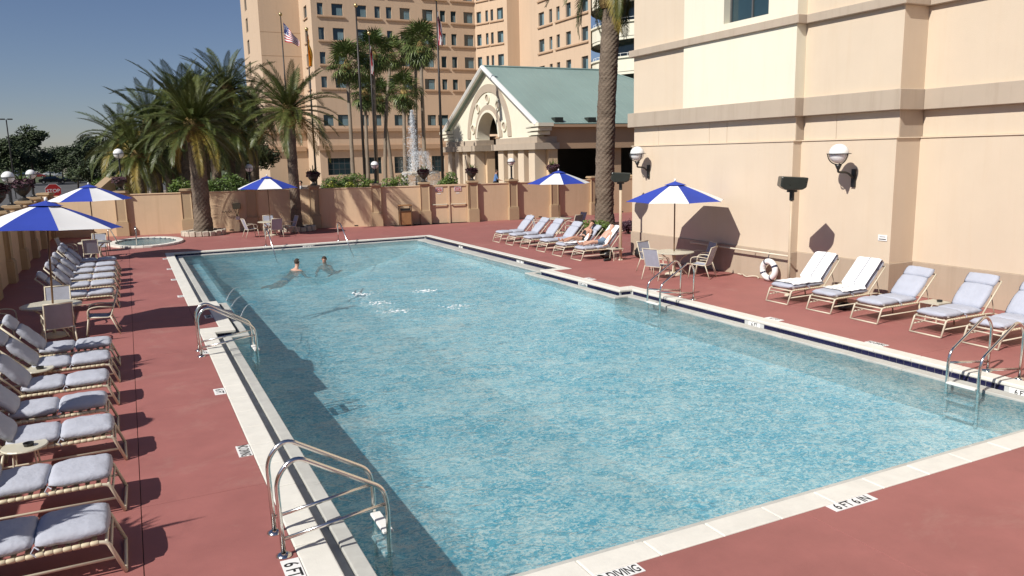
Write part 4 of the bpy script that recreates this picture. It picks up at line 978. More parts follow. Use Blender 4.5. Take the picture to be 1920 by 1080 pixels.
def make_umbrella(loc, label, rot=0, tilt=(0, 0), hs=1.0, Rr=1.5, flip=0):
    t = thing('umbrella', label, 'umbrella', loc, rot, 'blue and white table umbrellas')
    t.rotation_euler = (tilt[0], tilt[1], rot)
    zr, zt_ = 2.22 * hs, 2.74 * hs
    m = MB(); m.tube([(0, 0, .09), (0, 0, zt_ - .02)], .021, 10); m.build('pole', M_wood, t, smooth=True)
    def surf(u, a):   # u 0 centre..1 rim, straight panel edges between ribs
        k = a / (math.pi / 4); f = k - math.floor(k); a0 = math.floor(k) * math.pi / 4; r = Rr * u
        p0 = Vector((math.cos(a0), math.sin(a0), 0)) * r; p1 = Vector((math.cos(a0 + math.pi / 4), math.sin(a0 + math.pi / 4), 0)) * r
        z = zt_ - (zt_ - zr) * (u ** 1.18); p = p0.lerp(p1, f); p.z = z - .045 * u * 4 * f * (1 - f) * .5 + .03 * u * 4 * f * (1 - f) * (u > .98)
        return p
    for k in range(8):
        m = MB(); nu, nv = 8, 6; a0 = k * math.pi / 4 + 1e-4
        for i in range(nu):
            for j in range(nv):
                q = [surf(.07 + .93 * ii / nu, a0 + (math.pi / 4 - 2e-4) * jj / nv) for ii, jj in ((i, j), (i + 1, j), (i + 1, j + 1), (i, j + 1))]; m.quad(*q)
        m.build('canopy_panel', M_blue if (k + flip) % 2 else M_white, t, smooth=True)
        m = MB(); a = k * math.pi / 4; m.tube([surf(.05, a) - Vector((0, 0, .012)), surf(.5, a) - Vector((0, 0, .012)), surf(1.0, a) - Vector((0, 0, .008))], .009, 5); m.build('rib', M_wood, t)
        m = MB(); m.tube([Vector((0, 0, zr - .05)), surf(.5, a) - Vector((0, 0, .02))], .008, 5); m.build('strut', M_wood, t)
    # vent cap
    for k in range(8):
        m = MB(); a = k * math.pi / 4; b = a + math.pi / 4; r = .34; zc = zt_ + .03
        m.tri((0, 0, zc + .02), (r * math.cos(a), r * math.sin(a), zc - .09), (r * math.cos(b), r * math.sin(b), zc - .09)); m.build('vent_panel', M_blue if (k + flip) % 2 else M_blue, t)
    m = MB(); m.sphere((0, 0, zt_ + .08), .035, 10, 8, (1, 1, 1.4)); m.build('finial', M_signw, t, smooth=True)
def patio_set(x, y, z_h, name, chairs, rot=0, tilt=(0, 0), flip=0, hs=1.03, trot=0):
    global table_used
    t = copy_tree(table0) if table_used else table0; table_used = True
    t.location = (x, y, 0); t.rotation_euler = (0, 0, trot); retag(t, f'round pale patio table {name}')
    for (ang, r, lab, turn) in chairs:
        a = R(ang); place_chair(x + r * math.cos(a), y + r * math.sin(a), a + math.pi + R(turn), f'grey sling chair {lab} {name}', 'sling chairs around the tables')
    make_umbrella((x, y, 0), f'blue and white umbrella {name}', rot, tilt, hs, flip=flip)
patio_set(14.78, 18.85, 0, 'by the peach wall', [(200, .95, 'turned away from the wall lamp,', 0), (-70, .95, 'with its back to the towelled loungers,', 10), (-5, 1.0, 'against the wall,', -10), (100, .95, 'on the palm side,', 0)], rot=R(22.5), flip=0, hs=1.02)
patio_set(-1.75, 19.45, 0, 'between the two lounger rows', [(-80, .98, 'backing onto the row of seven,', 0), (175, .98, 'against the shaded wall,', 0), (88, .95, 'backing onto the row of six,', 0), (-15, .98, 'on the pool side,', 15)], rot=R(12), flip=0, hs=1.07, tilt=(R(-2), R(3)))
patio_set(-1.35, 34.3, 0, 'beside the hot tub', [(-95, .98, 'backing onto the lounger row,', 0), (170, .95, 'against the shaded wall,', 0), (85, .95, 'toward the corner pillar,', 0)], rot=R(5), flip=0, hs=1.06)
patio_set(6.2, 39.85, 0, 'by the two date palms', [(190, .98, 'toward the stout palm,', 0), (-85, .95, 'backing onto the pool,', 0), (85, .95, 'backing onto the wall,', 0), (8, .98, 'toward the slim palm,', 0)], rot=R(18), flip=1, hs=1.06)
patio_set(18.2, 31.9, 0, 'behind the empty loungers', [(165, .98, 'toward the double doors,', 0), (-75, .95, 'backing onto the loungers,', 0), (0, 1.0, 'toward the tall palm,', 0)], rot=R(24), flip=0, hs=1.06)
# small side tables between loungers
for k, (x, y, rnd_, lab) in enumerate(((-1.62, 14.52, 1, 'small round side table with an ashtray, between the second and third loungers'), (-1.4, 10.5, 1, 'small round side table with a dark ashtray, by the fifth and sixth loungers'), (15.35, 10.62, 0, 'small pale side table between the two bare loungers by the wall'), (15.1, 22.55, 0, 'small pale side table by the man in blue trunks'))):
    t = thing('side_table', lab, 'side table', (x, y, 0), 0, 'small side tables'); m = MB()
    if rnd_: m.lathe([(.001, .445), (.24, .445), (.25, .43), (.24, .415), (.001, .415)], 28)
    else: m.box(-.22, .22, -.22, .22, .40, .43)
    m.build('table_top', M_tabletop, t)
    for a in range(4): c, s = .15 * math.cos(a * math.pi / 2 + .78), .15 * math.sin(a * math.pi / 2 + .78); m = MB(); m.tube([(c, s, .42), (c * 1.25, s * 1.25, 0)], .012, 6); m.build('leg', M_frame, t)
    a_ = thing('ashtray', ['black ashtray on the small round table near the umbrella', 'black ashtray on the small round table farther along the wall', 'black ashtray on the small table by the bare loungers', 'black ashtray on the small table by the sunbathers'][k], 'ashtray', (x + .05, y - .05, .445 if rnd_ else .43), 0, 'black ashtrays')
    m = MB(); m.lathe([(.001, .0), (.05, .0), (.06, .04), (.052, .04), (.045, .01), (.001, .01)], 14); m.build('bowl', M_black, a_)
# trash bin
tb = thing('trash_bin', 'brown panelled trash bin with dark frame against the back wall', 'trash bin', (13.5, 40.65, 0), math.atan2(-.55, 2.6))
m = MB(); m.box(-.30, .30, -.30, .30, .08, .80); m.build('body', M_brownbin, tb, bev=.02)
m = MB()
for sx in (-1, 1):
    for sy in (-1, 1): m.box(sx * .31 - .025, sx * .31 + .025, sy * .31 - .025, sy * .31 + .025, .02, 1.10)
m.build('corner_posts', M_bindark, tb, bev=.006)
m = MB(); m.box(-.36, .36, -.36, .36, 1.101, 1.15); m.build('lid', M_brownbin, tb, bev=.02)
m = MB(); m.box(-.335, .335, -.335, .335, .80, .85); m.build('collar', M_bindark, tb, bev=.006)
m = MB(); m.box(-.27, .27, -.27, .27, .85, .95); m.build('bag_rim', M_black, tb)
# pool phone on the wall
q = at_y(445, 400, 43.55); ph = thing('wall_phone', 'green emergency phone box with hanging cords on the back wall', 'phone', (q.x, 43.52, 0), math.atan2(-.8, 3.15))
m = MB(); m.box(-.2, .2, -.2, -.02, 1.2, 1.5); m.build('box', M_green, ph, bev=.015)
m = MB()
for x in (-.1, 0, .1): m.tube([(x, -.12, 1.2), (x * .6, -.14, 1.0), (x * .3, -.12, .82)], .016, 6)
m.build('cords', M_black, ph, kind='stuff')
m = MB(); m.box(-.1, .1, -.05, -.02, .62, .8); m.build('plate', M_signw, ph)
m = MB(); m.tube([(-.75 + .045 * k, -.05, 1.06 + .07 * math.sin(k * 2.1)) for k in range(12)], .014, 5); m.build('coiled_cord', M_black, ph)
# bags, shoes and loose towels
def lump(name, label, cat, loc, s, m_, seed=0, grp=None):
    mb = MB(); mb.sphere((0, 0, s[2]), 1, 18, 12)
    out = []
    for v in mb.v:
        d = Vector((v[0], v[1], v[2] - s[2])); k = 1 + .25 * noise.noise(d * 2.2 + Vector((seed, 0, 0))) + .1 * noise.noise(d * 6 + Vector((0, seed, 0)))
        out.append((d.x * s[0] * k, d.y * s[1] * k, max(0, s[2] + d.z * s[2] * k)))
    mb.v = out; return mb.build(name, m_, smooth=True, loc=loc, label=label, category=cat, group=grp)
lump('bag', 'dark bag on the deck under the second towelled lounger', 'bag', (14.75, 12.45, 0), (.2, .16, .09), M_black, 3)
lump('bag', 'black bag on the deck under the man in blue trunks', 'bag', (15.15, 23.2, 0), (.22, .25, .15), M_black, 5)
lump('bag', 'black rounded bag standing against the wainscot by the heater pole', 'bag', (16.2, 22.6, 0), (.17, .22, .19), M_black, 9)
lump('towel', 'crumpled beige towel heaped on the deck between the two towelled loungers', 'towel', (15.35, 13.2, 0), (.28, .24, .22), M_frame, 11)
for k in range(2): lump('shoe', ['dark shoe on the deck beside the side table leg of the sunbathers', 'second dark shoe on the deck, closer to the heater pole'][k], 'shoe', (14.75 + .12 * k, 22.55 + .06 * k, 0), (.13, .05, .045), M_black, 20 + k, 'pair of dark shoes')

# ================================================================== LAMPS AND URNS ON THE PILLARS
def pillar_lamp(x, y, label, z=2.33, h=1.0, r=.21, grp='globe lamps on the wall pillars'):
    t = thing('globe_lamp', label, 'lamp', (x, y, z), 0, grp)
    m = MB(); m.lathe([(.14, 0), (.14, .03), (.07, .06), (.055, .1), (.055, h - r - .14), (.001, h - r - .14)], 14); m.build('post', M_black, t, smooth=False); globe_lamp_head(t, h, r)
URNS = {}
def urn(x, y, label, z=2.33, s=1.0, purple=True, spiky=True, seed=0):
    t = thing('planter_urn', label, 'planter', (x, y, z), seed, 'planted urns on the wall pillars'); t.scale = (s, s, s)
    if 'u' not in URNS:
        m = MB(); m.lathe([(.001, 0), (.17, 0), (.17, .05), (.09, .09), (.07, .16), (.14, .22), (.24, .34), (.27, .46), (.33, .52), (.33, .55), (.27, .55), (.25, .50), (.001, .50)], 22); URNS['u'] = m.mesh('urn', M_urn, smooth=False)
        m = MB(); rnd = random.Random(5)
        for k in range(420):
            a = rnd.uniform(0, 7); rr = .36 * math.sqrt(rnd.random()); c = Vector((rr * math.cos(a), rr * math.sin(a), .50 + rnd.uniform(-.08, .16) + .12 * (1 - rr / .36))); d = Vector((rnd.gauss(0, 1), rnd.gauss(0, 1), rnd.gauss(0, .6))).normalized() * .06; e = d.orthogonal().normalized() * .03
            m.quad(c - d, c + e, c + d, c - e)
        URNS['p'] = m.rawmesh('low_foliage', M_purple)
        m = MB()
        for k in range(16):
            a = rnd.uniform(0, 7); el = rnd.uniform(.75, 1.45); L_ = rnd.uniform(.45, .85); d = Vector((math.cos(a) * math.cos(el), math.sin(a) * math.cos(el), math.sin(el))); sd_ = Vector((-math.sin(a), math.cos(a), 0)) * .022; p = Vector((0, 0, .5)); w = [1, 1.1, .8, .1]
            pts = [p + d * L_ * f + Vector((0, 0, -.28 * L_ * f * f)) for f in (0, .35, .7, 1)]
            for i in range(3): m.quad(pts[i] - sd_ * w[i], pts[i] + sd_ * w[i], pts[i + 1] + sd_ * w[i + 1], pts[i + 1] - sd_ * w[i + 1])
        URNS['s'] = m.rawmesh('spiky_leaves', M_shrub)
    link('urn', URNS['u'], t); link('low_foliage', URNS['p'], t); link('spiky_leaves', URNS['s'], t)
urn(*back_pts[1], 'dark planted urn on the corner pillar beside the stop sign side', seed=1); urn(*back_pts[4], 'dark planted urn on the pillar beside the slim date palm', seed=2, s=1.05)
pillar_lamp(*back_pts[3], 'globe lamp on the pillar behind the shaded table umbrella'); pillar_lamp(*back_pts[5], 'white globe lamp on the pillar beside the trash bin panel')
urn(*back_pts[6], 'planted urn on the pillar between trash bin and double doors', seed=3); urn(*back_pts[7], 'planted urn with spiky leaves on the pillar past the double doors', seed=4)
pillar_lamp(*back_pts[8], 'white globe lamp on the pillar in front of the portico columns'); urn(*back_pts[9], 'planted urn with spiky leaves above the umbrella by the tall palm', seed=5, s=1.1)
for i, p_ in enumerate(left_pts[:-1]):
    if i % 2 == 0: urn(*p_, f'planted urn on the shaded wall, pillar {("one", "two", "three", "four", "five", "six", "seven")[i // 2]} from the far end' if False else ('purple planted urn on the shaded wall next to the last globe lamp' if i == 12 else 'purple planted urn on the shaded wall nearer the lounger row' if i == 10 else 'purple planted urn on the shaded wall above the near loungers'), s=1.2, seed=i)
    else: pillar_lamp(*p_, 'white globe lamp on the shaded wall beyond the hot tub umbrella' if i == 13 else 'white globe lamp on the shaded wall between two planted urns' if i == 11 else 'white globe lamp on the shaded wall above the near loungers')
q = at_d(222, 288, 46); pillar_lamp(q.x, q.y, 'tall globe lamp post in front of the low date palms', 0, q.z, .29, None)
q = at_d(495, 314, 47)
for k, px in enumerate((13, 26)):
    q = at_d(px, 339, 88); pillar_lamp(q.x, q.y, ['small distant globe lamp at the road edge, beside the far left trees' if False else 'small distant globe lamp at the road edge under the dark trees', 'second small distant globe lamp at the road edge'][k], 0, q.z, .21, 'distant lamps at the road edge')
# stop sign beyond the wall
q = at_d(100, 358, 43); st = thing('stop_sign', 'red octagonal STOP sign on a post beyond the shaded wall', 'sign', (q.x, q.y, 0), R(8))
m = MB(); m.tube([(0, .03, 0), (0, .03, q.z + .3)], .03, 8); m.build('post', M_steel, st)
oct_ = [(.40 * math.cos(a), .40 * math.sin(a)) for a in [math.pi / 8 + k * math.pi / 4 for k in range(8)]]
m = MB(); m.prism([(p[0] * 1.07, p[1] * 1.07) for p in oct_], -.004, 0); m.v = [(v[0], -v[2], v[1] + q.z) for v in m.v]; m.build('border', M_signw, st)
m = MB(); m.prism(oct_, .001, .006); m.v = [(v[0], -v[2], v[1] + q.z) for v in m.v]; m.build('plate', M_red, st)
text_obj('STOP', .27, M_signw, st, axes((0, -.0075, q.z), (1, 0, 0), (0, 0, 1)))

# ================================================================== PALMS
def frond_mesh(L, droop, nl, ll, m_, seed):
    rnd = random.Random(seed); N = nl; m = MB(); p = Vector((0, 0, 0)); pts = []; a = 0
    for i in range(N + 1):
        t = i / N; pts.append((p.copy(), a)); a = -droop * (t ** 1.6); p = p + Vector((math.cos(a), 0, math.sin(a))) * (L / N)
    m.tube([q[0] for q in pts[::4]] + [pts[-1][0]], [.035 * (1 - .85 * k / (len(pts[::4]))) for k in range(len(pts[::4]) + 1)], 5)
    for i in range(2, N + 1):
        t = i / N; p, a = pts[i]; T = Vector((math.cos(a), 0, math.sin(a))); Np = Vector((-math.sin(a), 0, math.cos(a)))
        l_ = ll * (.35 + .65 * math.sin(math.pi * min(1, .12 + t * .92)) ** .6) * rnd.uniform(.85, 1.1)
        for s in (-1, 1):
            d = (T * (.55 + .5 * t) + Vector((0, s, 0)) * (.95 - .25 * t) + Np * rnd.uniform(.15, .42)).normalized()
            w = T * .027; mid = p + d * l_ * .55; tip = p + d * l_ + Vector((0, 0, -.16 * l_))
            m.quad(p - w * .5, p + w * .5, mid + w * 1.0, mid - w * 1.0); m.tri(mid - w, mid + w, tip)
    return m.rawmesh('frond', m_)
FR = [frond_mesh(3.4, .55, 54, .58, M_frond, 1), frond_mesh(3.4, .95, 54, .56, M_frond, 2), frond_mesh(3.2, 1.35, 52, .55, M_frond, 3), frond_mesh(3.3, 1.1, 54, .55, M_frondy, 4)]
def palm_trunk(m, h, r0, r1, lean=(0, 0), n=14, ringh=.16, flare=1.25, amp=.04):
    dia = n >= 16; n = 60 if dia else n; k = int(h / (.06 if dia else ringh)); path = []; rad = []
    for i in range(k + 1):
        t = i / k; path.append((lean[0] * t * t, lean[1] * t * t, h * t)); r = r0 + (r1 - r0) * t
        r *= 1 + (flare - 1) * max(0, 1 - t * h / 1.0); rad.append(r * (1 + random.uniform(-.012, .012)))
    b = len(m.v); m.tube(path, rad, n)
    for i in range(b, len(m.v)):
        v = Vector(m.v[i]); t = v.z / h; c = Vector((v.x - lean[0] * t * t, v.y - lean[1] * t * t, 0)); d = c.normalized(); a = math.atan2(c.y, c.x)
        if dia: e = (.5 - abs(((a * 12 / (2 * math.pi) + v.z * 4.2) % 1) - .5)) + (.5 - abs(((a * 12 / (2 * math.pi) - v.z * 4.2) % 1) - .5)); v += d * (e - .5) * .085 * r0 + Vector((0, 0, .02 * noise.noise(v * 7)))
        v += d * noise.noise(v * 2.1) * .09 * r0; m.v[i] = tuple(v)
def date_palm(loc, h, r, label, s=1.0, n=46, seed=0, group='date palms behind the wall', boots=True, hi=80, lo=-42, lean=(0, 0)):
    rnd = random.Random(seed); t = thing('date_palm', label, 'palm tree', loc, 0, group)
    m = MB(); palm_trunk(m, h, r, r * .9, lean, 18); m.build('trunk', M_bark, t, smooth=False)
    m = MB(); m.lathe([(r * .85, -.9), (r * 1.0, -.75), (r * 1.25, -.45), (r * 1.35, -.1), (r * 1.15, .25), (r * .6, .5), (.01, .6)], 16); 
    m.v = [tuple(Vector(v) * (1 + .10 * noise.noise(Vector(v) * 5)) ) for v in m.v]
    cr_ = m.build('crown', M_boot, t, smooth=False, loc=(lean[0], lean[1], h))
    for k in range(n):
        f = k / (n - 1); pit = R(hi + (lo - hi) * f ** .85 + rnd.uniform(-8, 8)); yaw = k * 2.39996 + rnd.uniform(-.2, .2)
        me_ = FR[3] if (f > .80 and rnd.random() < .35) else FR[0] if f < .3 else FR[rnd.choice((1, 2)) if f < .75 else 1]
        sc = s * rnd.uniform(.86, 1.08) * (.8 if f < .12 else 1)
        link('frond', me_, cr_, (math.cos(yaw) * r * .5, math.sin(yaw) * r * .5, .25 - .4 * f), (rnd.uniform(-.3, .3), -pit, yaw), (sc, sc, sc))
    return t
PLZ = .7
poly = [(p[0], p[1] + .14) for p in back_pts[1:]]; poly[0] = (-.35, 45.1)
pz2 = MB(); pz2.prism(poly + [(60, 40.6), (60, 92.4), (-2.5, 92.4), (-2.5, 46)], G0, PLZ); pz2.build('raised_plaza', M_plaza, kind='structure')
date_palm((3.3, 42.6, 0), 5.5, .42, 'stout date palm in a ring of pale stones inside the back wall', .88, 74, 1, hi=82, lo=-28)
date_palm((7.85, 41.75, 0), 6.2, .27, 'slim date palm behind the shaded patio table', .92, 44, 2, lo=-35)
def on_plaza(px, depth): q = at_d(px, 320, depth); return (q.x, q.y, PLZ)
for k, (px, py, dp, r, s, lab) in enumerate(((425, 170, 56, .42, 1.1, 'tallest date palm of the clump behind the back wall'), (335, 198, 53, .42, 1.12, 'full date palm in the middle of the clump, crown against the sky'), (282, 232, 52, .40, 1.1, 'date palm leaning out toward the parking lot side of the clump'), (258, 292, 50, .35, .92, 'low date palm with arching yellow fronds at the edge of the clump'), (468, 205, 60, .36, .95, 'date palm of the clump closest to the hotel tower'), (312, 268, 55, .33, .85, 'short date palm tucked inside the clump'), (398, 235, 62, .4, 1.0, 'dark shaded date palm deep inside the clump'), (372, 190, 58, .4, 1.05, 'date palm behind the stout one, crown merging with the tallest palm'), (232, 262, 56, .36, 1.0, 'outermost date palm of the clump with fronds over the parking lot'), (445, 250, 55, .36, .9, 'dark low date palm between stout palm and hotel tower'))):
    q = at_d(px, py, dp); date_palm((q.x, q.y, PLZ), q.z - PLZ, r, lab, s, 50, 10 + k, lo=-50)
# tall palm by the hotel wing
q = at_z(1133, 436); TP = date_palm((q.x, q.y, 0), 12.6, .44, 'very tall thick-trunked palm rising out of the picture by the hotel wing', 1.15, 40, 40, lean=(.85, .3), lo=-75)
m = MB(); m.lathe([(.50, 0), (.60, .15), (.60, .55), (.52, .8), (.47, .9), (.47, 1.05), (.62, 1.5), (.8, 2.0)], 18, (.60, .22, 10.2)); m.build('pruned_boots', M_boot, TP)
# ring of stones round the stout palm, and round the slim one
for c, rr, n_, lab in (((3.3, 42.6), .95, 20, 'ring of rough pale stones round the stout date palm'), ((7.85, 41.75), .85, 18, 'ring of rough pale stones round the slim date palm')):
    t = thing('stone_planter', lab, 'planter', (c[0], c[1], 0))
    for k in range(n_):
        a = 2 * math.pi * k / n_; m = MB(); w = math.pi * rr / n_ * .95; m.box(-.13, .13, -w, w, 0, .26 + random.uniform(-.03, .03)); m.v = [tuple(Vector(v) + Vector((random.uniform(-.02, .02), random.uniform(-.02, .02), random.uniform(-.02, .02) if v[2] > .1 else 0))) for v in m.v]
        m.build('stone', M_rock, t, bev=.03, seg=2, loc=(rr * math.cos(a), rr * math.sin(a), 0), rot=(0, 0, a))
    m = MB(); m.lathe([(rr - .1, .2), (.01, .22)], 20); m.build('soil', M_tbark, t)

def fan_mesh(seed):
    rnd = random.Random(seed); m = MB(); m.tube([(0, 0, 0), (.55, 0, .02), (1.0, 0, -.04)], [.02, .015, .012], 4); c = Vector((1.0, 0, -.04)); n = 22
    for k in range(n):
        a = R(-125 + 250 * k / (n - 1)); L_ = .85 * (.72 + .28 * math.cos(a * .6)) * rnd.uniform(.9, 1.05); d = Vector((math.cos(a), math.sin(a), .12 * math.cos(k * math.pi))); sd_ = Vector((-math.sin(a), math.cos(a), 0)); w = .062 * L_
        mid = c + d * L_ * .55; tip = c + d * L_ + Vector((0, 0, -.22 * L_ - rnd.uniform(0, .15)))
        m.tri(c, mid + sd_ * w, mid - sd_ * w); m.tri(mid - sd_ * w, mid + sd_ * w, tip)
    return m.rawmesh('fan_leaf', M_fan)
FAN = [fan_mesh(k) for k in range(3)]
def fan_palm(base, top, r, label, s=1.0, n=44, seed=0):
    rnd = random.Random(seed); t = thing('fan_palm', label, 'palm tree', base, 0, 'slender fan palms around the fountain'); d = Vector(top) - Vector(base)
    m = MB(); palm_trunk(m, d.z, r, r * .72, (d.x, d.y), 9, .35, 1.3, .03); m.build('trunk', M_tpalm, t, smooth=True)
    m = MB(); m.lathe([(r * .7, -1.0), (r * 1.9, -.7), (r * 2.0, -.2), (r * .8, .2), (.01, .3)], 10); cr_ = m.build('crown', M_boot, t, loc=d)
    for k in range(n):
        f = k / (n - 1); pit = R(85 - 145 * f ** .9 + rnd.uniform(-9, 9)); yaw = k * 2.39996; sc = s * rnd.uniform(.85, 1.1)
        link('fan_leaf', FAN[k % 3], cr_, (0, 0, .1 - .3 * f), (rnd.uniform(-.3, .3), -pit, yaw), (sc, sc, sc))
M_tpalm = mat('fan_palm_bark', (.24, .19, .14), .9, var=.2, vscale=6, bump=.4, bscale=10)
for k, (bx, tx, ty, dp, lab) in enumerate(((662, 650, 118, 60, 'fan palm standing apart on the hotel side of the bare flagpole'), (706, 700, 98, 62, 'fan palm with crown just beside the limp white flag'), (722, 735, 100, 66, 'fan palm with a slim leaning trunk behind the white flag'), (797, 788, 82, 60, 'tallest fan palm with its crown beside the red and white flag'), (760, 757, 170, 58, 'short fan palm next to the fountain jet'), (690, 684, 172, 64, 'short shaded fan palm behind the bare flagpole'), (735, 712, 180, 68, 'low fan palm hidden between the slim trunks'), (782, 780, 100, 68, 'fan palm with twin crown behind the tallest one'))):
    b_ = on_plaza(bx, dp); tp = at_d(tx, ty, dp); fan_palm(b_, tp, .17, lab, 1.05 if k in (0, 1, 3) else .92, 46, k)

# ================================================================== SHRUBS AND TREES
def leaf_cloud(m, c, rad, n, size, rnd, hollow=.55):
    for k in range(n):
        d = Vector((rnd.gauss(0, 1), rnd.gauss(0, 1), rnd.gauss(0, 1))).normalized(); rr = hollow + (1 - hollow) * rnd.random() ** .6
        p = Vector(c) + Vector((d.x * rad[0], d.y * rad[1], d.z * rad[2])) * rr * (1 + .18 * noise.noise(d * 2 + Vector(c)))
        a = Vector((rnd.gauss(0, 1), rnd.gauss(0, 1), rnd.gauss(0, .7))).normalized() * size * rnd.uniform(.6, 1.2); b = a.orthogonal().normalized() * size * .45
        m.quad(p - a, p + b, p + a, p - b)
def shrub(loc, rad, label, m_=None, n=1400, size=.07, seed=0, group='shrubs behind the back wall'):
    rnd = random.Random(seed); t = thing('shrub', label, 'shrub', loc, 0, group); m = MB()
    for k in range(5):
        m.tube([(0, 0, 0), (rnd.uniform(-.3, .3) * rad[0], rnd.uniform(-.3, .3) * rad[1], rad[2] * 1.1)], [.03, .012], 5)
    m.build('stems', M_tbark, t); m = MB()
    for k in range(7): leaf_cloud(m, (rnd.uniform(-.55, .55) * rad[0], rnd.uniform(-.5, .5) * rad[1], rad[2] * rnd.uniform(.7, 1.35)), (rad[0] * .55, rad[1] * .6, rad[2] * .55), n // 7, size, rnd)
    m.build('foliage', m_ or M_shrub, t, raw=True)
for k, (px, dp, top, w, lab) in enumerate(((625, 48, 322, 1.0, 'rounded green shrub beside the slim palm urn'), (655, 49, 318, .9, 'rounded green shrub beneath the dark hotel window'), (690, 48, 324, .9, 'green shrub beside the pillar globe lamp'), (735, 48, 320, 1.0, 'green shrub next to the fountain basin'), (835, 50, 318, .9, 'green shrub between fountain and portico'), (335, 49, 322, 1.0, 'bright green shrub under the clump of date palms'), (405, 48, 323, 1.0, 'bright green shrub beside the stout palm trunk'), (440, 52, 318, 1.1, 'dark green shrub behind the stout palm'), (200, 52, 322, 1.3, 'bushy shrub at the open end of the palm clump'))):
    q = at_d(px, top, dp); h_ = (q.z - PLZ) / 2; shrub((q.x, q.y, PLZ), (w, w * .8, h_), lab, None, 2200, .085, k)
for k, (px, lab) in enumerate(((612, 'low yellow-green shrub at the wall top by the slim palm'), (645, 'low yellow-green shrub along the wall top, middle of three'), (685, 'low yellow-green shrub at the wall top by the pillar lamp'))):
    q = at_d(px, 334, 45); shrub((q.x, q.y, PLZ), (.75, .4, (q.z - PLZ) / 2), lab, M_shrubl, 1000, .09, 30 + k, 'low yellow shrubs along the wall top')
q = at_z(1133, 436)
for k, (dx, dy, r_, h_, lab) in enumerate(((-.9, -.9, .75, .38, 'low leafy shrub at the foot of the tall palm, lounger side'), (.6, -1.1, .6, .35, 'reddish leafy plant at the foot of the tall palm, wall side'))):
    shrub((q.x + dx, q.y + dy, 0), (r_, r_, h_), lab, [M_shrub, M_purple][k], 1100, .07, 50 + k, 'plants at the foot of the tall palm')
t = thing('spiky_plant', 'spiky reddish bromeliad at the foot of the tall palm', 'plant', (q.x + .9, q.y - 1.2, 0)); m = MB(); rnd = random.Random(8)
for k in range(26):
    a = rnd.uniform(0, 7); el = rnd.uniform(.4, 1.4); L_ = rnd.uniform(.5, .95); d = Vector((math.cos(a) * math.cos(el), math.sin(a) * math.cos(el), math.sin(el))); sd_ = Vector((-math.sin(a), math.cos(a), 0)) * .035
    m.quad(-sd_, sd_, d * L_ * .6 + sd_ * .9, d * L_ * .6 - sd_ * .9); m.tri(d * L_ * .6 - sd_ * .9, d * L_ * .6 + sd_ * .9, d * L_)
m.build('leaves', M_purple, t, raw=True)
m = MB(); m.box(17.4, 24, 30.8, 31.0, 0, .45); m.build('planter_wall', M_wall, label='low pale planter wall beside the tall palm', category='wall', bev=.02, loc=(2.3, 0, 0))

def tree(px, base_d, top, w, label, seed, conifer=False, n=3600, m_=None, group='dark trees beyond the parking lot', size=.34, z0=0):
    rnd = random.Random(seed); q = at_d(px, top, base_d); h = q.z - z0; t = thing('pine_tree' if conifer else 'tree', label, 'tree', (q.x, q.y, z0), 0, group)
    m = MB(); m.tube([(0, 0, 0), (.1, 0, h * .3), (-.1, .1, h * .6), (.05, 0, h * .92)], [h * .028, h * .022, h * .014, .03], 8); limbs = []
    for k in range(12):
        z = h * rnd.uniform(.3, .88); a = rnd.uniform(0, 7); L_ = w * rnd.uniform(.5, 1.0) * (1.15 - .75 * (z / h) if conifer else math.sin(math.pi * (.18 + .78 * (z / h)))); e = Vector((math.cos(a) * L_, math.sin(a) * L_, z + L_ * (.12 if conifer else .35))); m.tube([(0, 0, z), tuple(Vector((0, 0, z)).lerp(e, .5) + Vector((0, 0, .1))), tuple(e)], [h * .01, h * .007, .02], 5); limbs.append(e)
    m.build('trunk', M_tbark, t, smooth=True); m = MB()
    per = n // (len(limbs) + 4)
    for e in limbs:
        s = w * rnd.uniform(.28, .45); leaf_cloud(m, e, (s, s, s * (.42 if conifer else .7)), per, size, rnd, .25)
    for k in range(4): leaf_cloud(m, (rnd.uniform(-.2, .2) * w, rnd.uniform(-.2, .2) * w, h * (.6 + .1 * k)), (w * .4, w * .4, w * .3), per, size, rnd, .2)
    m.build('crown', m_ or M_dark, t, raw=True)
for k, a in enumerate(((50, 150, 236, 5.0, 'tall dark pine with layered limbs beyond the parking lot', True), (8, 140, 268, 5.5, 'dark round tree under the parking lot light', False), (30, 160, 262, 5.0, 'dark tree filling the gap beside the tall pine', False), (88, 165, 283, 5.5, 'lower dark tree between the tall pine and the white building', False), (112, 190, 284, 6.0, 'low spreading dark tree beside the white building roof', False), (158, 150, 256, 4.5, 'open-crowned tree rising above the white building', False), (205, 150, 262, 5.0, 'tree half hidden behind the low date palm', False), (140, 110, 296, 3.0, 'small grey-green tree in front of the white building', False), (168, 70, 300, 2.2, 'bushy dark tree at the edge of the palm clump', False))):
    tree(a[0], a[1], a[2], a[3], a[4], 60 + k, a[5], 4200 if k < 3 else 3000, None, size=.32 if a[1] > 120 else .16)
for k, (px, dp, top, w, lab) in enumerate(((400, 72, 245, 3.4, 'dark broad tree in the shade behind the date palms'), (455, 78, 250, 3.2, 'dark broad tree between the date palms and the hotel tower'), (350, 74, 262, 3.4, 'dark broad tree behind the middle date palm'), (290, 76, 282, 3.0, 'dark broad tree behind the low date palms'))):
    tree(px, dp, top, w, lab, 80 + k, False, 5200, None, 'dark trees behind the date palms', .2, 0)
m = MB(); rnd = random.Random(99)
for k in range(60):
    q = at_d(-140 + k * 13 + rnd.uniform(-6, 6), 300, 300 + rnd.uniform(-20, 60)); h_ = rnd.uniform(5.5, 9.5); leaf_cloud(m, (q.x, q.y, h_ * .5), (6, 6, h_ * .52), 240, .75, rnd, .6)
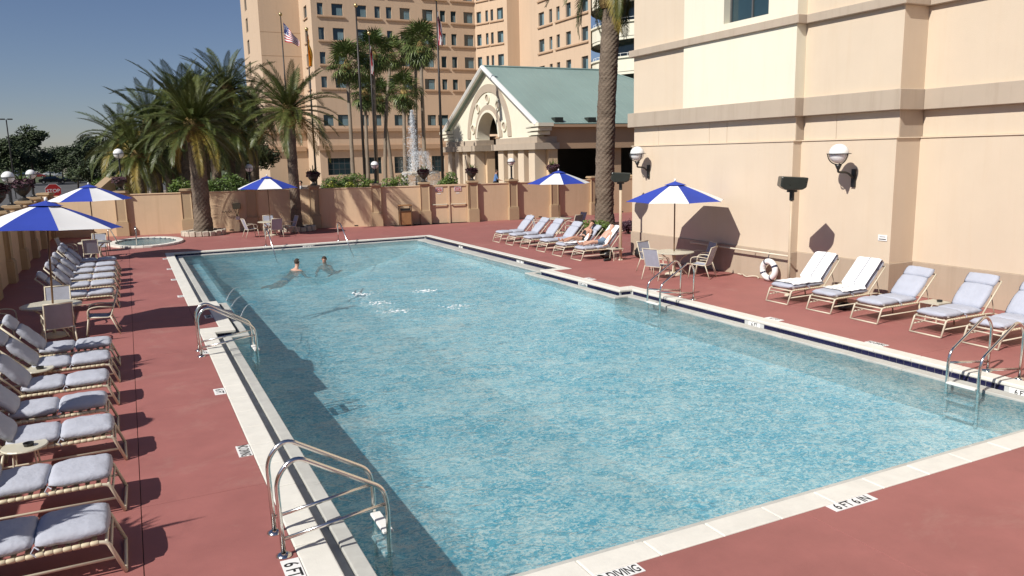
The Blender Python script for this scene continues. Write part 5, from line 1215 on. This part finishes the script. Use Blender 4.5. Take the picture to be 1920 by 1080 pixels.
m.build('distant_woods', M_dark, raw=True, kind='stuff', label='dark line of far woods along the horizon')

# ================================================================== FOUNTAIN, FLAGPOLES
q = at_d(789, 330, 52); fo = thing('fountain', 'tiered stone fountain with a tall white jet behind the wall', 'fountain', (q.x, q.y, PLZ)); hz_ = at_d(789, 323, 52).z - PLZ
m = MB(); m.lathe([(2.2, 0), (2.2, .5), (2.0, .5), (1.95, .3), (.01, .3)], 32); m.build('pool', M_rock, fo)
m = MB(); m.lathe([(.3, .3), (.22, .8), (.3, hz_ - .25), (1.0, hz_ - .1), (1.22, hz_), (1.22, hz_ + .06), (1.1, hz_ + .04), (.01, hz_ - .05)], 32); m.build('bowl', M_rock, fo, smooth=False)
m = MB(); rnd = random.Random(4); ht = at_d(774, 208, 52).z - PLZ
def drop(p, s):
    d = Vector((rnd.gauss(0, 1), rnd.gauss(0, 1), rnd.gauss(0, 1))).normalized() * s; e = d.orthogonal() * .7; g_ = d.cross(e).normalized() * s
    m.tri(p + d, p - e, p + g_); m.tri(p - d, p + e, p - g_)
for k in range(5200):
    f = rnd.random() ** .8; z = hz_ + (ht - hz_) * f; w = .08 + .70 * (1 - f) ** 1.1; a = rnd.uniform(0, 7); r_ = abs(rnd.gauss(0, w * .6)); drop(Vector((-.45 + r_ * math.cos(a), r_ * math.sin(a), z)), .04 * rnd.uniform(.4, 1))
for k in range(2600):
    f = rnd.random(); a = rnd.uniform(0, 7); r_ = .75 + .1 * rnd.gauss(0, 1); z = hz_ + 1.4 * f; drop(Vector(((r_ - .3 * f) * math.cos(a), (r_ - .3 * f) * math.sin(a), z)), .028)
for k in range(2600):
    f = rnd.random(); a = rnd.uniform(0, 7); drop(Vector(((1.22 + .12 * f) * math.cos(a), (1.22 + .12 * f) * math.sin(a), hz_ - f * f * hz_ * .8)), .03)
m.build('spray', M_spray, fo, raw=True, kind='stuff')
M_pole = mat('flagpole_bronze', (.035, .03, .026), .45, metal=.4); M_gold = mat('brass_ball', (.62, .45, .2), .3, metal=.8)
M_fr = mat('flag_red', (.42, .02, .03), .8); M_fw = mat('flag_white', (.78, .78, .78), .8); M_fy = mat('flag_yellow', (.72, .36, .03), .8, var=.15, vscale=4)
def flag_stars():
    m = mat('flag_canton', (.035, .045, .16), .8); n = m.node_tree.nodes; l = m.node_tree.links; b = n['Principled BSDF']; g_ = n.new('ShaderNodeNewGeometry')
    v = n.new('ShaderNodeTexVoronoi'); v.inputs['Scale'].default_value = 10; v.inputs['Randomness'].default_value = .2; l.new(g_.outputs['Position'], v.inputs['Vector']); c = n.new('ShaderNodeMath'); c.operation = 'LESS_THAN'; c.inputs[1].default_value = .32; l.new(v.outputs['Distance'], c.inputs[0])
    x = n.new('ShaderNodeMix'); x.data_type = 'RGBA'; x.inputs[6].default_value = (.035, .045, .16, 1); x.inputs[7].default_value = (.75, .75, .75, 1); l.new(c.outputs[0], x.inputs[0]); l.new(x.outputs[2], b.inputs['Base Color']); return m
M_fc = flag_stars()
def flagpole(px, ty, dp, label, r=.08, ball=True):
    q = at_d(px, ty, dp); t = thing('flagpole', label, 'flagpole', (q.x, q.y, PLZ), 0, 'flagpoles behind the wall'); h = q.z - PLZ
    m = MB(); m.tube([(0, 0, 0), (0, 0, h * .5), (0, 0, h)], [r, r * .8, r * .45], 10); m.build('pole', M_pole, t, smooth=True)
    m = MB(); m.sphere((0, 0, h + .12), .13, 14, 10); m.build('ball', M_gold, t, smooth=True)
    m = MB(); m.lathe([(r * 2.2, 0), (r * 2.2, .06), (r * 1.2, .2)], 14); m.build('base', M_pole, t)
    return q
def flag(name, label, c, dp, kind, folds=3, amp=.2):
    tl, bl, br, tr = [at_d(*p, dp) for p in c]; t = thing(name, label, 'flag', tl, 0, 'flags on the flagpoles'); m = MB(); nu, nv = 26, 26
    def P(u, v):
        p = (tl.lerp(tr, u)).lerp(bl.lerp(br, u), v); return p - tl + cf * (amp * u ** .6 * math.sin(u * folds * 2 * math.pi + v * 1.5)) + cr * (amp * .25 * u * math.sin(v * 5 + u * 6))
    for i in range(nu):
        for j in range(nv):
            u, v = (i + .5) / nu, (j + .5) / nv
            if kind == 'us': m.mi = 2 if (u < .4 and v < 7 / 13) else (0 if int(v * 13) % 2 == 0 else 1)
            elif kind == 'cross': m.mi = 0 if (abs((u - .5) * 1.5 - (v - .5)) < .16 or abs((u - .5) * 1.5 + (v - .5)) < .16) else 1
            else: m.mi = 0
            m.quad(P(i / nu, j / nv), P((i + 1) / nu, j / nv), P((i + 1) / nu, (j + 1) / nv), P(i / nu, (j + 1) / nv))
    m.build('cloth', {'us': [M_fr, M_fw, M_fc], 'cross': [M_fr, M_fw], 'y': [M_fy]}[kind], t, smooth=True)
flagpole(526, 30, 56, 'dark flagpole with brass ball flying the striped flag'); flagpole(575, 58, 54, 'dark flagpole with the limp yellow flag'); flagpole(667, 14, 50, 'bare tall dark flagpole among the fan palms', .10); flagpole(692, 66, 53, 'shorter flagpole with the limp white flag'); flagpole(818, 2, 50, 'tall flagpole with the red and white flag beside the portico', .10)
flag('flag', 'red and white striped flag with blue starred canton half furled', [(531, 42), (534, 78), (562, 86), (556, 70)], 56, 'us', 1.2, .25)
flag('flag', 'limp yellow flag hanging along its pole', [(577, 62), (579, 126), (586, 122), (581, 84)], 54, 'y', 2, .3)
flag('flag', 'limp white flag with red cross beside the fan palm crowns', [(694, 84), (696, 138), (701, 142), (697, 92)], 53, 'cross', 1.5, .25)
flag('flag', 'red and white flag hanging limp beside the portico', [(820, 18), (822, 85), (832, 86), (823, 30)], 50, 'cross', 1.5, .3)

# ================================================================== CARS, FAR BUILDING, LIGHT MAST
def car(px, py, col, label, rz, seed=0, k=1.0):
    q = at_z(px, py, G0 + .012); t = thing('parked_car', label, 'car', (q.x, q.y, G0 + .012), rz, 'cars parked beyond the road'); cm = mat('car_paint_' + str(seed), col, .25, spec=.7)
    prof = [(-2.2, .35), (-2.25, .7), (-2.1, .92), (-1.5, 1.0), (-.9, 1.42 * k), (.6, 1.46 * k), (1.25, 1.0), (2.0, .86), (2.22, .65), (2.2, .35)]
    m = MB(); m.prism(prof, -.85, .85); m.v = [(v[0], v[2] * (1 if v[1] < 1.01 else .82), v[1]) for v in m.v]; m.build('body', cm, t, bev=.05, seg=2)
    m = MB(); gl = [(-1.4, 1.02), (-.88, 1.36 * k), (.56, 1.4 * k), (1.12, 1.02)]; m.prism(gl, -.86, .86); m.v = [(v[0], v[2] * (1 if v[1] < 1.05 else .85), v[1]) for v in m.v]; m.build('windows', M_glass, t)
    for x in (-1.4, 1.4):
        for y in (-.8, .8): m = MB(); m.tube([(x, y - .1, .33), (x, y + .1, .33)], .33, 16); w = m.build('wheel', M_black, t); m = MB(); m.tube([(x, y - .11, .33), (x, y + .11, .33)], .18, 12); m.build('rim', M_steel, w)
    for y in (-.6, .6): m = MB(); m.box(2.16, 2.24, y - .16, y + .16, .6, .74); m.build('headlight', M_signw, t); m = MB(); m.box(-2.27, -2.2, y - .16, y + .16, .68, .8); m.build('tail_light', M_red, t)
for k, (px, py, c, lab, r_) in enumerate(((98, 344, (.01, .01, .012), 'black car parked nearest the road behind the globe lamps', 0), (133, 344, (.012, .012, .016), 'dark car parked beside the black one', .1), (96, 330, (.7, .7, .7), 'white car in the second parked row', 0), (18, 333, (.55, .56, .58), 'silver car parked under the dark round tree', .2), (46, 332, (.03, .03, .035), 'charcoal car in the second row behind the urn', 0), (70, 334, (.25, .03, .03), 'dark red car between charcoal and white ones', 0), (118, 333, (.35, .36, .38), 'grey car in the second row by the white building', .1), (64, 326, (.7, .7, .68), 'white car in the farthest row', 0), (108, 325, (.08, .1, .16), 'navy car in the farthest row', 0), (30, 326, (.4, .4, .4), 'pale grey car in the farthest row', 0))): car(px, py, c, lab, r_, k)
p0, p1 = at_d(119, 325, 200), at_d(182, 325, 200); ztop = at_d(119, 289, 200).z
fb = thing('low_building', 'low white flat-roofed building beyond the parking lot', 'building', (0, 0, 0)); m = MB(); m.box(p0.x, p1.x + 6, p0.y - 2, p0.y + 14, 0, ztop); m.build('wall', M_cream, fb); m = MB(); m.box(p0.x - .4, p1.x + 6.4, p0.y - 2.4, p0.y + 14.4, ztop, ztop + .5); m.build('parapet', M_rooft, fb)
for k in range(5): m = MB(); m.box(p0.x + 1 + k * 2.4, p0.x + 2.6 + k * 2.4, p0.y - 2.06, p0.y - 2.01, 1, 2.6); m.build('window', M_glass, fb)
q = at_d(11.5, 224, 120); lm = thing('light_mast', 'tall parking lot light mast above the dark round tree', 'lamp', (q.x, q.y, 0)); m = MB(); m.tube([(0, 0, 0), (0, 0, q.z)], [.13, .08], 8); m.build('mast', M_pole, lm)
for s in (-1, 1): m = MB(); m.box(.15 * s if s > 0 else -.85, .85 if s > 0 else -.15, -.2, .2, q.z - .05, q.z + .13); m.build('luminaire', M_pole, lm, bev=.03)

# ================================================================== PEOPLE
def body(joints, edges, regions, mats, root, parent, name='body', sub=2):
    names = list(joints); me = bpy.data.meshes.new(name); me.from_pydata([joints[k][0] for k in names], [(names.index(a), names.index(b)) for a, b in edges], [])
    o = bpy.data.objects.new('tmp_body', me); COL.objects.link(o); md = o.modifiers.new('s', 'SKIN'); md.use_smooth_shade = True; sb = o.modifiers.new('u', 'SUBSURF'); sb.levels = sub; sb.render_levels = sub
    for i, k in enumerate(names):
        r = joints[k][1]; r = r if isinstance(r, tuple) else (r, r); me.skin_vertices[0].data[i].radius = r; me.skin_vertices[0].data[i].use_root = (k == root)
    dg = bpy.context.evaluated_depsgraph_get(); out = bpy.data.meshes.new_from_object(o.evaluated_get(dg)); bpy.data.objects.remove(o)
    out.materials.clear()
    for x in mats: out.materials.append(x)
    segs = [(Vector(joints[a][0]), Vector(joints[b][0]), regions.get((a, b), regions.get(b, 0))) for a, b in edges]
    for p in out.polygons:
        c = p.center; best = (1e9, 0)
        for a, b, g_ in segs:
            d = b - a; t = max(0, min(1, (c - a).dot(d) / max(1e-9, d.length_squared))); e = (a + d * t - c).length
            if e < best[0]: best = (e, g_)
        p.material_index = best[1]; p.use_smooth = True
    return link(name, out, parent)
def add_hand(J, E_, wrist, key, d, side, up, r=.0085):
    d, side, up = Vector(d).normalized(), Vector(side).normalized(), Vector(up).normalized(); w = Vector(J[wrist][0]); J[key + 'p'] = (tuple(w + d * .06), (.034, .018)); E_.append((wrist, key + 'p'))
    for i, (o, L_) in enumerate(((-.03, .065), (-.01, .075), (.01, .07), (.03, .055))):
        a = w + d * .10 + side * o; b = a + d * L_ * .5 - up * .008; c = b + d * L_ * .5 - up * .02
        for nm, p in (('a', a), ('b', b), ('c', c)): J[f'{key}{i}{nm}'] = (tuple(p), r)
        E_ += [(key + 'p', f'{key}{i}a'), (f'{key}{i}a', f'{key}{i}b'), (f'{key}{i}b', f'{key}{i}c')]
    a = w + d * .05 - side * .045; b = a + d * .04 - side * .015; J[key + 't'] = (tuple(a), .010); J[key + 'u'] = (tuple(b), .009); E_ += [(key + 'p', key + 't'), (key + 't', key + 'u')]
def head_parts(parent, c, fwd, up, hairm, r=.1, bald=False):
    """face details: hair cap, nose, ears, eyes, mouth"""
    c, f, u = Vector(c), Vector(fwd).normalized(), Vector(up).normalized(); s = f.cross(u).normalized(); M = Matrix(((f.x, s.x, u.x, c.x), (f.y, s.y, u.y, c.y), (f.z, s.z, u.z, c.z), (0, 0, 0, 1)))
    m = MB(); m.sphere((0, 0, 0), r * 1.09, 18, 14, (1.05, .92, 1.1)); keep = []
    for fc in m.f:
        z = sum(m.v[i][2] for i in fc) / len(fc); x = sum(m.v[i][0] for i in fc) / len(fc)
        if z > r * .42 or (x < -r * .15 and z > -r * .55): keep.append(fc)
    m.f = keep; m.m = [0] * len(keep); o = m.build('hair', hairm, parent, smooth=True); o.matrix_local = M @ Matrix.Translation((-r * .04, 0, r * .06))
    for nm, mm, boxes in (('eyes', M_ink, [((r * .94, sgn * r * .36, r * .08), r * .09) for sgn in (-1, 1)]), ('mouth', M_red, [((r * .92, 0, -r * .52), r * .1)]), ('nose', M_skin, [((r * 1.02, 0, -r * .15), r * .15)]), ('ears', M_skin, [((0, sgn * r * .93, -r * .05), r * .2) for sgn in (-1, 1)])):
        m = MB()
        for p, q_ in boxes: m.sphere(p, q_, 8, 6, (.7, 1.6 if nm == 'mouth' else .8, .5 if nm == 'mouth' else 1.2))
        o = m.build(nm, mm, parent, smooth=True, kind='stuff'); o.matrix_local = M
def sunbather(X0, y, label, skin, shorts, hairm, knee, top=None, ba=47):
    t = thing('person', label, 'person', (X0, y, 0)); ca, sa = math.cos(R(ba)), math.sin(R(ba)); hx, hz = 1.10, .475
    def bk(s, off, yy=0): return (hx + ca * s - sa * off, yy, hz + sa * s + ca * off)
    J = {'pelvis': ((1.02, 0, .60), (.15, .105)), 'belly': (bk(.14, .12), (.145, .10)), 'chest': (bk(.36, .14), (.165, .11)), 'neck0': (bk(.53, .14), (.085, .08)), 'neck': (bk(.59, .145), .055), 'head': (bk(.68, .17), (.085, .09)), 'crown': (bk(.79, .18), (.075, .085))}
    E_ = [('pelvis', 'belly'), ('belly', 'chest'), ('chest', 'neck0'), ('neck0', 'neck'), ('neck', 'head'), ('head', 'crown')]
    for s, n_ in ((-1, 'l'), (1, 'r')):
        kz = knee if s < 0 else knee * .6
        J.update({'hip' + n_: ((.92, .10 * s, .575), .088), 'th' + n_: ((.74, .11 * s, .575 + kz * .5), .078), 'knee' + n_: ((.56, .12 * s, .555 + kz), .056), 'calf' + n_: ((.38, .12 * s, .545 + kz * .55), .055), 'ank' + n_: ((.15, .11 * s, .53), .035), 'toe' + n_: ((.06, .13 * s, .66), .03)})
        E_ += [('pelvis', 'hip' + n_), ('hip' + n_, 'th' + n_), ('th' + n_, 'knee' + n_), ('knee' + n_, 'calf' + n_), ('calf' + n_, 'ank' + n_), ('ank' + n_, 'toe' + n_)]
        sh_ = Vector(bk(.47, .13, .19 * s)); el = Vector(bk(.20, .10, .30 * s)); wr = Vector((1.02, .30 * s, .50))
        J.update({'sh' + n_: (tuple(sh_), .06), 'el' + n_: (tuple(el), .042), 'wr' + n_: (tuple(wr), .028)}); E_ += [('chest', 'sh' + n_), ('sh' + n_, 'el' + n_), ('el' + n_, 'wr' + n_)]
        add_hand(J, E_, 'wr' + n_, 'h' + n_, (-1, 0, -.1), (0, -s, 0), (0, 0, 1))
    reg = {('pelvis', 'hipl'): 1, ('pelvis', 'hipr'): 1, ('pelvis', 'belly'): 1 if not top else 0, 'hipl': 1, 'hipr': 1}
    if not top: reg.update({('hipl', 'thl'): 1, ('hipr', 'thr'): 1})
    if top: reg[('belly', 'chest')] = 0; reg['chest'] = 1; reg[('belly', 'chest')] = 1
    body(J, E_, reg, [skin, shorts], 'pelvis', t); h_ = Vector(bk(.735, .175)); head_parts(t, h_, Vector((-sa * .9, -.15, ca)) , Vector((ca, 0, sa)), hairm, .092)
sunbather(14.08, fr_y[5], 'man in blue swim trunks lying on a lounger with a white towel', M_skin2, M_trunks, M_hair, .06)
sunbather(14.08, fr_y[4], 'person in dark swimwear lying on the lounger behind the man in trunks', M_skin, M_ink, M_hair, .10, top=True)
def swimmer(px, py, label, fwd, shoulders, skin):
    q = at_z(px, py, WZ); t = thing('person', label, 'person', (q.x, q.y, WZ)); f = Vector(fwd).normalized(); s = f.cross(Vector((0, 0, 1))); P = lambda a, b, z: tuple(f * a + s * b + Vector((0, 0, z)))
    up = .01 if shoulders else -.16; hz0 = up + .24
    J = {'pelvis': (P(-.62, 0, up - .30), (.15, .11)), 'belly': (P(-.38, 0, up - .22), (.15, .11)), 'chest': (P(-.12, 0, up - .09), (.18, .12)), 'neck0': (P(0, 0, up + .03), (.10, .08)), 'neck': (P(.03, 0, up + .09), .06), 'head': (P(.06, 0, hz0 - .03), (.085, .09)), 'crown': (P(.06, 0, hz0 + .09), (.075, .085))}
    E_ = [('pelvis', 'belly'), ('belly', 'chest'), ('chest', 'neck0'), ('neck0', 'neck'), ('neck', 'head'), ('head', 'crown')]
    for k, n_ in ((-1, 'l'), (1, 'r')):
        J.update({'sh' + n_: (P(-.02, .2 * k, up - .04), .075), 'el' + n_: (P(.08, .34 * k, up - .26), .045), 'wr' + n_: (P(.3, .24 * k, up - .32), .03), 'hip' + n_: (P(-.70, .1 * k, up - .33), .09), 'kn' + n_: (P(-1.08, .16 * k, up - .42), .06), 'an' + n_: (P(-1.46, .18 * k, up - .40), .04), 'ft' + n_: (P(-1.62, .2 * k, up - .42), .03)})
        E_ += [('chest', 'sh' + n_), ('sh' + n_, 'el' + n_), ('el' + n_, 'wr' + n_), ('pelvis', 'hip' + n_), ('hip' + n_, 'kn' + n_), ('kn' + n_, 'an' + n_), ('an' + n_, 'ft' + n_)]; add_hand(J, E_, 'wr' + n_, 'h' + n_, f, s * -k, (0, 0, 1))
    body(J, E_, {'hipl': 1, 'hipr': 1}, [skin, M_trunks], 'pelvis', t); head_parts(t, P(.06, 0, hz0 + .03), f, (0, 0, 1), M_hair, .098)
swimmer(556, 506, 'bare-shouldered swimmer seen from behind, shoulders out of the water', (.75, .6, 0), True, M_skin2)
swimmer(609, 491, 'swimmer facing the pool with only the head above the water', (-.5, -.9, 0), False, M_skin)
def walker(loc, label, shirt, pants, fwd, skin=None, bend=0):
    t = thing('person', label, 'person', loc); f = Vector(fwd).normalized(); s = f.cross(Vector((0, 0, 1))); P = lambda a, b, z: tuple(f * a + s * b + Vector((0, 0, z)))
    J = {'pelvis': (P(0, 0, .95), (.15, .11)), 'belly': (P(bend * .5, 0, 1.12), (.15, .11)), 'chest': (P(bend, 0, 1.36), (.18, .12)), 'neck0': (P(bend * 1.2, 0, 1.47), (.09, .075)), 'neck': (P(bend * 1.3, 0, 1.53), .055), 'head': (P(bend * 1.5 + .02, 0, 1.61), (.08, .09)), 'crown': (P(bend * 1.5 + .01, 0, 1.72), (.075, .085))}
    E_ = [('pelvis', 'belly'), ('belly', 'chest'), ('chest', 'neck0'), ('neck0', 'neck'), ('neck', 'head'), ('head', 'crown')]; reg = {'belly': 1, 'chest': 1, 'neck0': 1}
    for k, n_ in ((-1, 'l'), (1, 'r')):
        J.update({'hip' + n_: (P(0, .1 * k, .88), .1), 'kn' + n_: (P(.06 * k + .03, .1 * k, .48), .065), 'an' + n_: (P(.1 * k - .03, .1 * k, .09), .045), 'ft' + n_: (P(.1 * k + .13, .11 * k, .04), .035), 'sh' + n_: (P(bend, .2 * k, 1.42), .065), 'el' + n_: (P(bend + .08, .27 * k, 1.16), .048), 'wr' + n_: (P(bend + .28, .24 * k, 1.05), .03)})
        E_ += [('pelvis', 'hip' + n_), ('hip' + n_, 'kn' + n_), ('kn' + n_, 'an' + n_), ('an' + n_, 'ft' + n_), ('chest', 'sh' + n_), ('sh' + n_, 'el' + n_), ('el' + n_, 'wr' + n_)]; add_hand(J, E_, 'wr' + n_, 'h' + n_, f, s * -k, (0, 0, 1)); reg.update({'hip' + n_: 2, 'kn' + n_: 2, 'an' + n_: 2, 'ft' + n_: 2, 'sh' + n_: 1, ('sh' + n_, 'el' + n_): 1})
    body(J, E_, reg, [skin or M_skin, shirt, pants], 'pelvis', t); head_parts(t, P(bend * 1.5 + .01, 0, 1.66), f, (0, 0, 1), M_hair, .095)
q = at_d(927, 330, 51.5); walker((q.x, q.y, 1.0), 'man in blue shirt and dark trousers before the portico columns', M_shirt, M_ink, (.9, -.3, 0), None, .10)
q = at_d(564, 345, 46); walker((q.x, q.y, PLZ), 'person in a grey shirt walking behind the back wall', M_greyshirt, M_ink, (-1, .2, 0))
